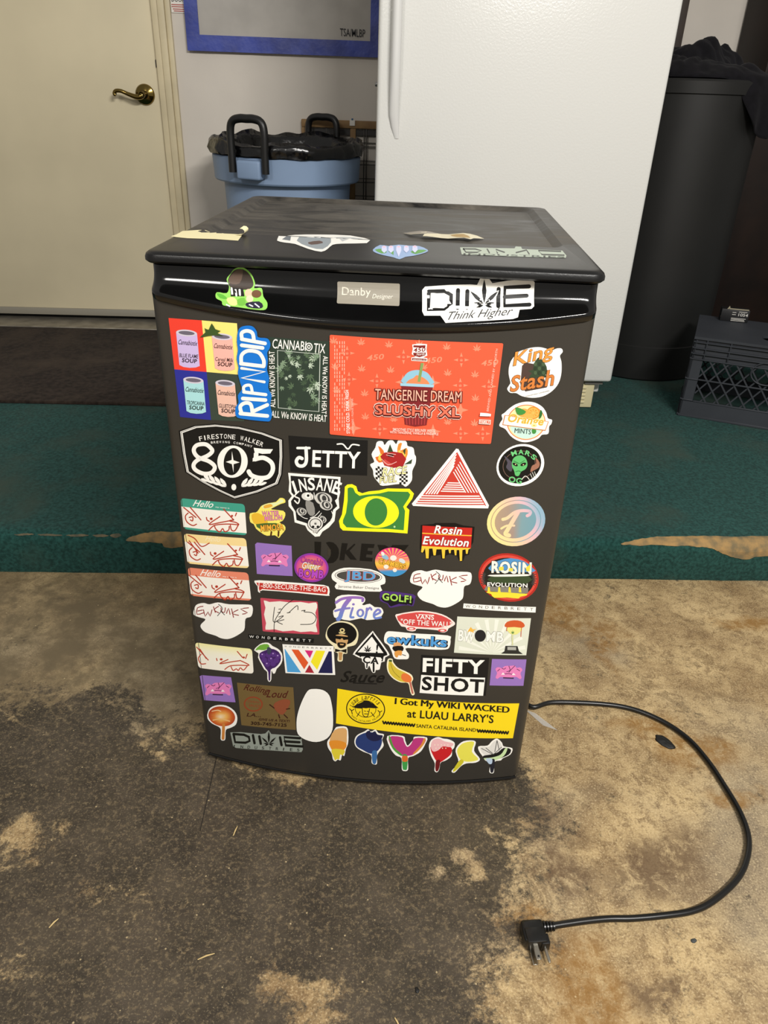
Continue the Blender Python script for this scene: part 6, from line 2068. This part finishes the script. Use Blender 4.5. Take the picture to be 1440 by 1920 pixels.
# ---- on the handle strip
s = Sticker('vegetable_sticker', 'green-edged cut-out sticker of vegetables on the handle strip', cO, HANDLE)
s.poly([(590, 470), (640, 462), (690, 500), (715, 560), (710, 590), (755, 590), (765, 640), (790, 680), (780, 720), (720, 722), (600, 705), (520, 695), (510, 670), (475, 650), (480, 615), (540, 620), (555, 580), (540, 535), (565, 500)], '#8cc95a', 3)
s.poly([(585, 482), (640, 474), (685, 510), (705, 560), (690, 590), (640, 600), (570, 590), (548, 540)], '#3a302a', 3).poly([(600, 480), (640, 480), (620, 560), (560, 560), (555, 530)], '#5c4a40', 3)
s.poly([(560, 585), (640, 590), (650, 640), (565, 640)], '#22201e').lines([[(570, 590), (575, 630)], [(595, 600), (600, 635)], [(620, 600), (622, 632)]], 12, '#e8e6de')
s.poly([(540, 655), (580, 645), (605, 670), (598, 695), (560, 690)], '#e6d58a', 3).poly([(480, 620), (520, 630), (545, 655), (500, 650)], '#5ea83c', 2)
s.ell(676, 620, 24, 26, '#cdb596').ell(682, 655, 22, 22, '#d8c4a6').ell(724, 624, 30, 24, '#6a4a34').poly([(605, 660), (650, 648), (655, 690), (615, 695)], '#6fae44', 2)
s.poly([(660, 680), (740, 670), (765, 700), (740, 715), (670, 705)], '#2c2a3a', 2).lines([[(680, 690), (700, 700)], [(715, 685), (740, 705)], [(540, 690), (560, 700)]], 8, '#d8d6e0')
s.build(base=0.0003)

badge = Sticker('brand_badge', 'brushed silver badge reading Danby Designer', cH, HANDLE)
badge.cx, badge.cy, badge.cs = 0, 0, 1
badge.rquad([(633, 527), (750, 531), (749, 573), (632, 568)], 3, '#8e887b')
badge.perp('Danby', 641, 557, 695, 559, 20, '#c9c4b4', bold=0.02, out=('#6e685c', 0.02))
badge.perp('Designer', 698, 561, 737, 562, 11, '#d8d3c4', shear=0.3, out=('#6e685c', 0.02))
bo = badge.build(base=0.0022, step=0.00006)

s = Sticker('dime_sticker', 'white die-cut sticker reading DIME Think Higher on the handle strip', cP, HANDLE)
s.poly([(318, 575), (335, 555), (480, 545), (600, 542), (640, 545), (660, 505), (710, 508), (730, 535), (820, 520), (960, 510), (978, 530), (975, 670), (960, 685), (890, 690), (880, 735), (850, 745), (700, 755), (455, 768), (425, 725), (330, 725), (318, 700)], WH)
P = lambda x, y: (345 + x * 612 - y * 4, 585 + y * 162 - x * 42)
dime(s, P, None, None)(24, '#121212')
dime_leaf(s, 682, 660, 150, '#121212', WH)
s.perp('Think Higher', 470, 765, 855, 735, 62, '#2a2a2a', shear=0.6, bold=0.0)
s.build(base=0.0003)

# ---- on the lid
s = Sticker('torn_strip_sticker', 'torn cream paper strip stuck on the lid', cO, LID)
s.poly([(198, 272), (230, 262), (270, 240), (440, 248), (640, 258), (660, 262), (610, 300), (580, 298), (470, 290), (300, 285), (230, 278)], '#e6dcae')
s.build()
cu = []
for (dx, dz) in ((-0.010, 0.0006), (-0.003, 0.0012), (0.001, 0.0035), (0.0015, 0.0065), (-0.001, 0.0088), (-0.0045, 0.0092)):
    for w in (0, 1):
        cu.append(Vector((dx + (0.002 if w else 0), (0.013 if w else -0.001), dz + (0.0015 if w and dz > 0.002 else 0))))
ax, ay = LID.hit(260 + 645 * 440 / 1440, 360 + 270 * 440 / 1440)
o = mesh_obj('curled_end', [Vector((ax, ay, FH)) + v for v in cu], [(2 * i, 2 * i + 1, 2 * i + 3, 2 * i + 2) for i in range(5)], mat('cream_paper', '#e6dcae', 0.7), lid, True)
o['label'] = 'curled end of the torn cream strip'

s = Sticker('white_grey_sticker', 'white and grey cut-out sticker flat on the lid', cO, LID)
s.poly([(850, 300), (870, 278), (960, 264), (1100, 262), (1300, 268), (1440, 300), (1400, 315), (1250, 318), (1190, 325), (1160, 350), (1120, 368), (1040, 350), (960, 320), (900, 312)], '#e9e7e0', 2)
s.poly([(970, 300), (1050, 275), (1160, 282), (1180, 310), (1130, 352), (1050, 340)], '#8f979c', 2).poly([(1040, 310), (1110, 300), (1130, 315), (1060, 325)], '#5c4a44', 2).poly([(880, 292), (940, 278), (930, 300)], '#6a7076').poly([(1200, 280), (1320, 280), (1390, 298), (1250, 305)], '#b9bcbc', 2)
s.build()
s = Sticker('crystal_sticker', 'small cut-out sticker of pastel crystals and green leaves on the lid', cP, LID)
s.poly([(28, 340), (70, 312), (120, 318), (180, 310), (240, 316), (300, 318), (350, 340), (340, 356), (270, 375), (220, 382), (185, 396), (150, 385), (90, 372), (45, 358)], '#8fa8cc', 2)
s.poly([(40, 340), (90, 335), (110, 355), (80, 362)], '#5c9a4a', 2).poly([(250, 350), (300, 340), (345, 345), (280, 366)], '#5c9a4a', 2).poly([(120, 350), (150, 345), (150, 372)], '#5c9a4a')
for x in (95, 135, 180, 225, 275):
    s.poly([(x - 16, 345), (x - 14, 322), (x, 316), (x + 14, 322), (x + 16, 345), (x, 385 if x == 180 else 360)], '#c9cdea')
    s.ell(x, 324, 9, 4, '#e8b8c6')
s.build()
s = Sticker('dime_lid_sticker', 'clear pale green sticker reading DIME INDUSTRIES on the lid', cP, LID)
s.poly([(540, 326), (600, 326), (740, 330), (860, 332), (880, 322), (905, 336), (1140, 345), (1165, 375), (1160, 388), (860, 380), (550, 368)], '#a9b3a3')
s.lines([[(560, 335), (575, 355), (640, 356), (665, 346), (630, 336), (560, 335)], [(700, 337), (712, 358)], [(760, 360), (750, 338), (800, 355)], [(870, 357), (930, 342), (945, 364)], [(1130, 350), (1000, 345), (1020, 368), (1150, 372)]], 8, '#3a3d38', 0)
s.perp('INDUSTRIES', 560, 370, 1155, 388, 10, '#3a3d38', bold=0.01)
s.build()
def curl(a, b_):
    x0, y0 = LID.hit(690 + 205 * 460 / 1440, 360 + 245 * 460 / 1440)
    x1, y1 = LID.hit(690 + 680 * 460 / 1440, 360 + 280 * 460 / 1440)
    t = max(0, min(1, (a - x0) / (x1 - x0)))
    return 0.007 * math.sin(PI * t) * (0.6 + 0.4 * math.sin(9 * t)) + 0.0008
s = Sticker('peeling_sticker', 'crumpled peeling sticker lifting off the lid', cP, LID)
s.poly([(205, 245), (260, 248), (420, 258), (560, 262), (640, 268), (682, 278), (620, 288), (600, 298), (560, 290), (420, 282), (320, 284), (330, 270), (250, 262)], '#cfc6a8')
s.poly([(205, 245), (260, 248), (420, 258), (330, 268), (250, 260)], '#8d857a').poly([(480, 265), (560, 268), (600, 290), (520, 282)], '#a3844a', 2)
s.build(extra=curl)
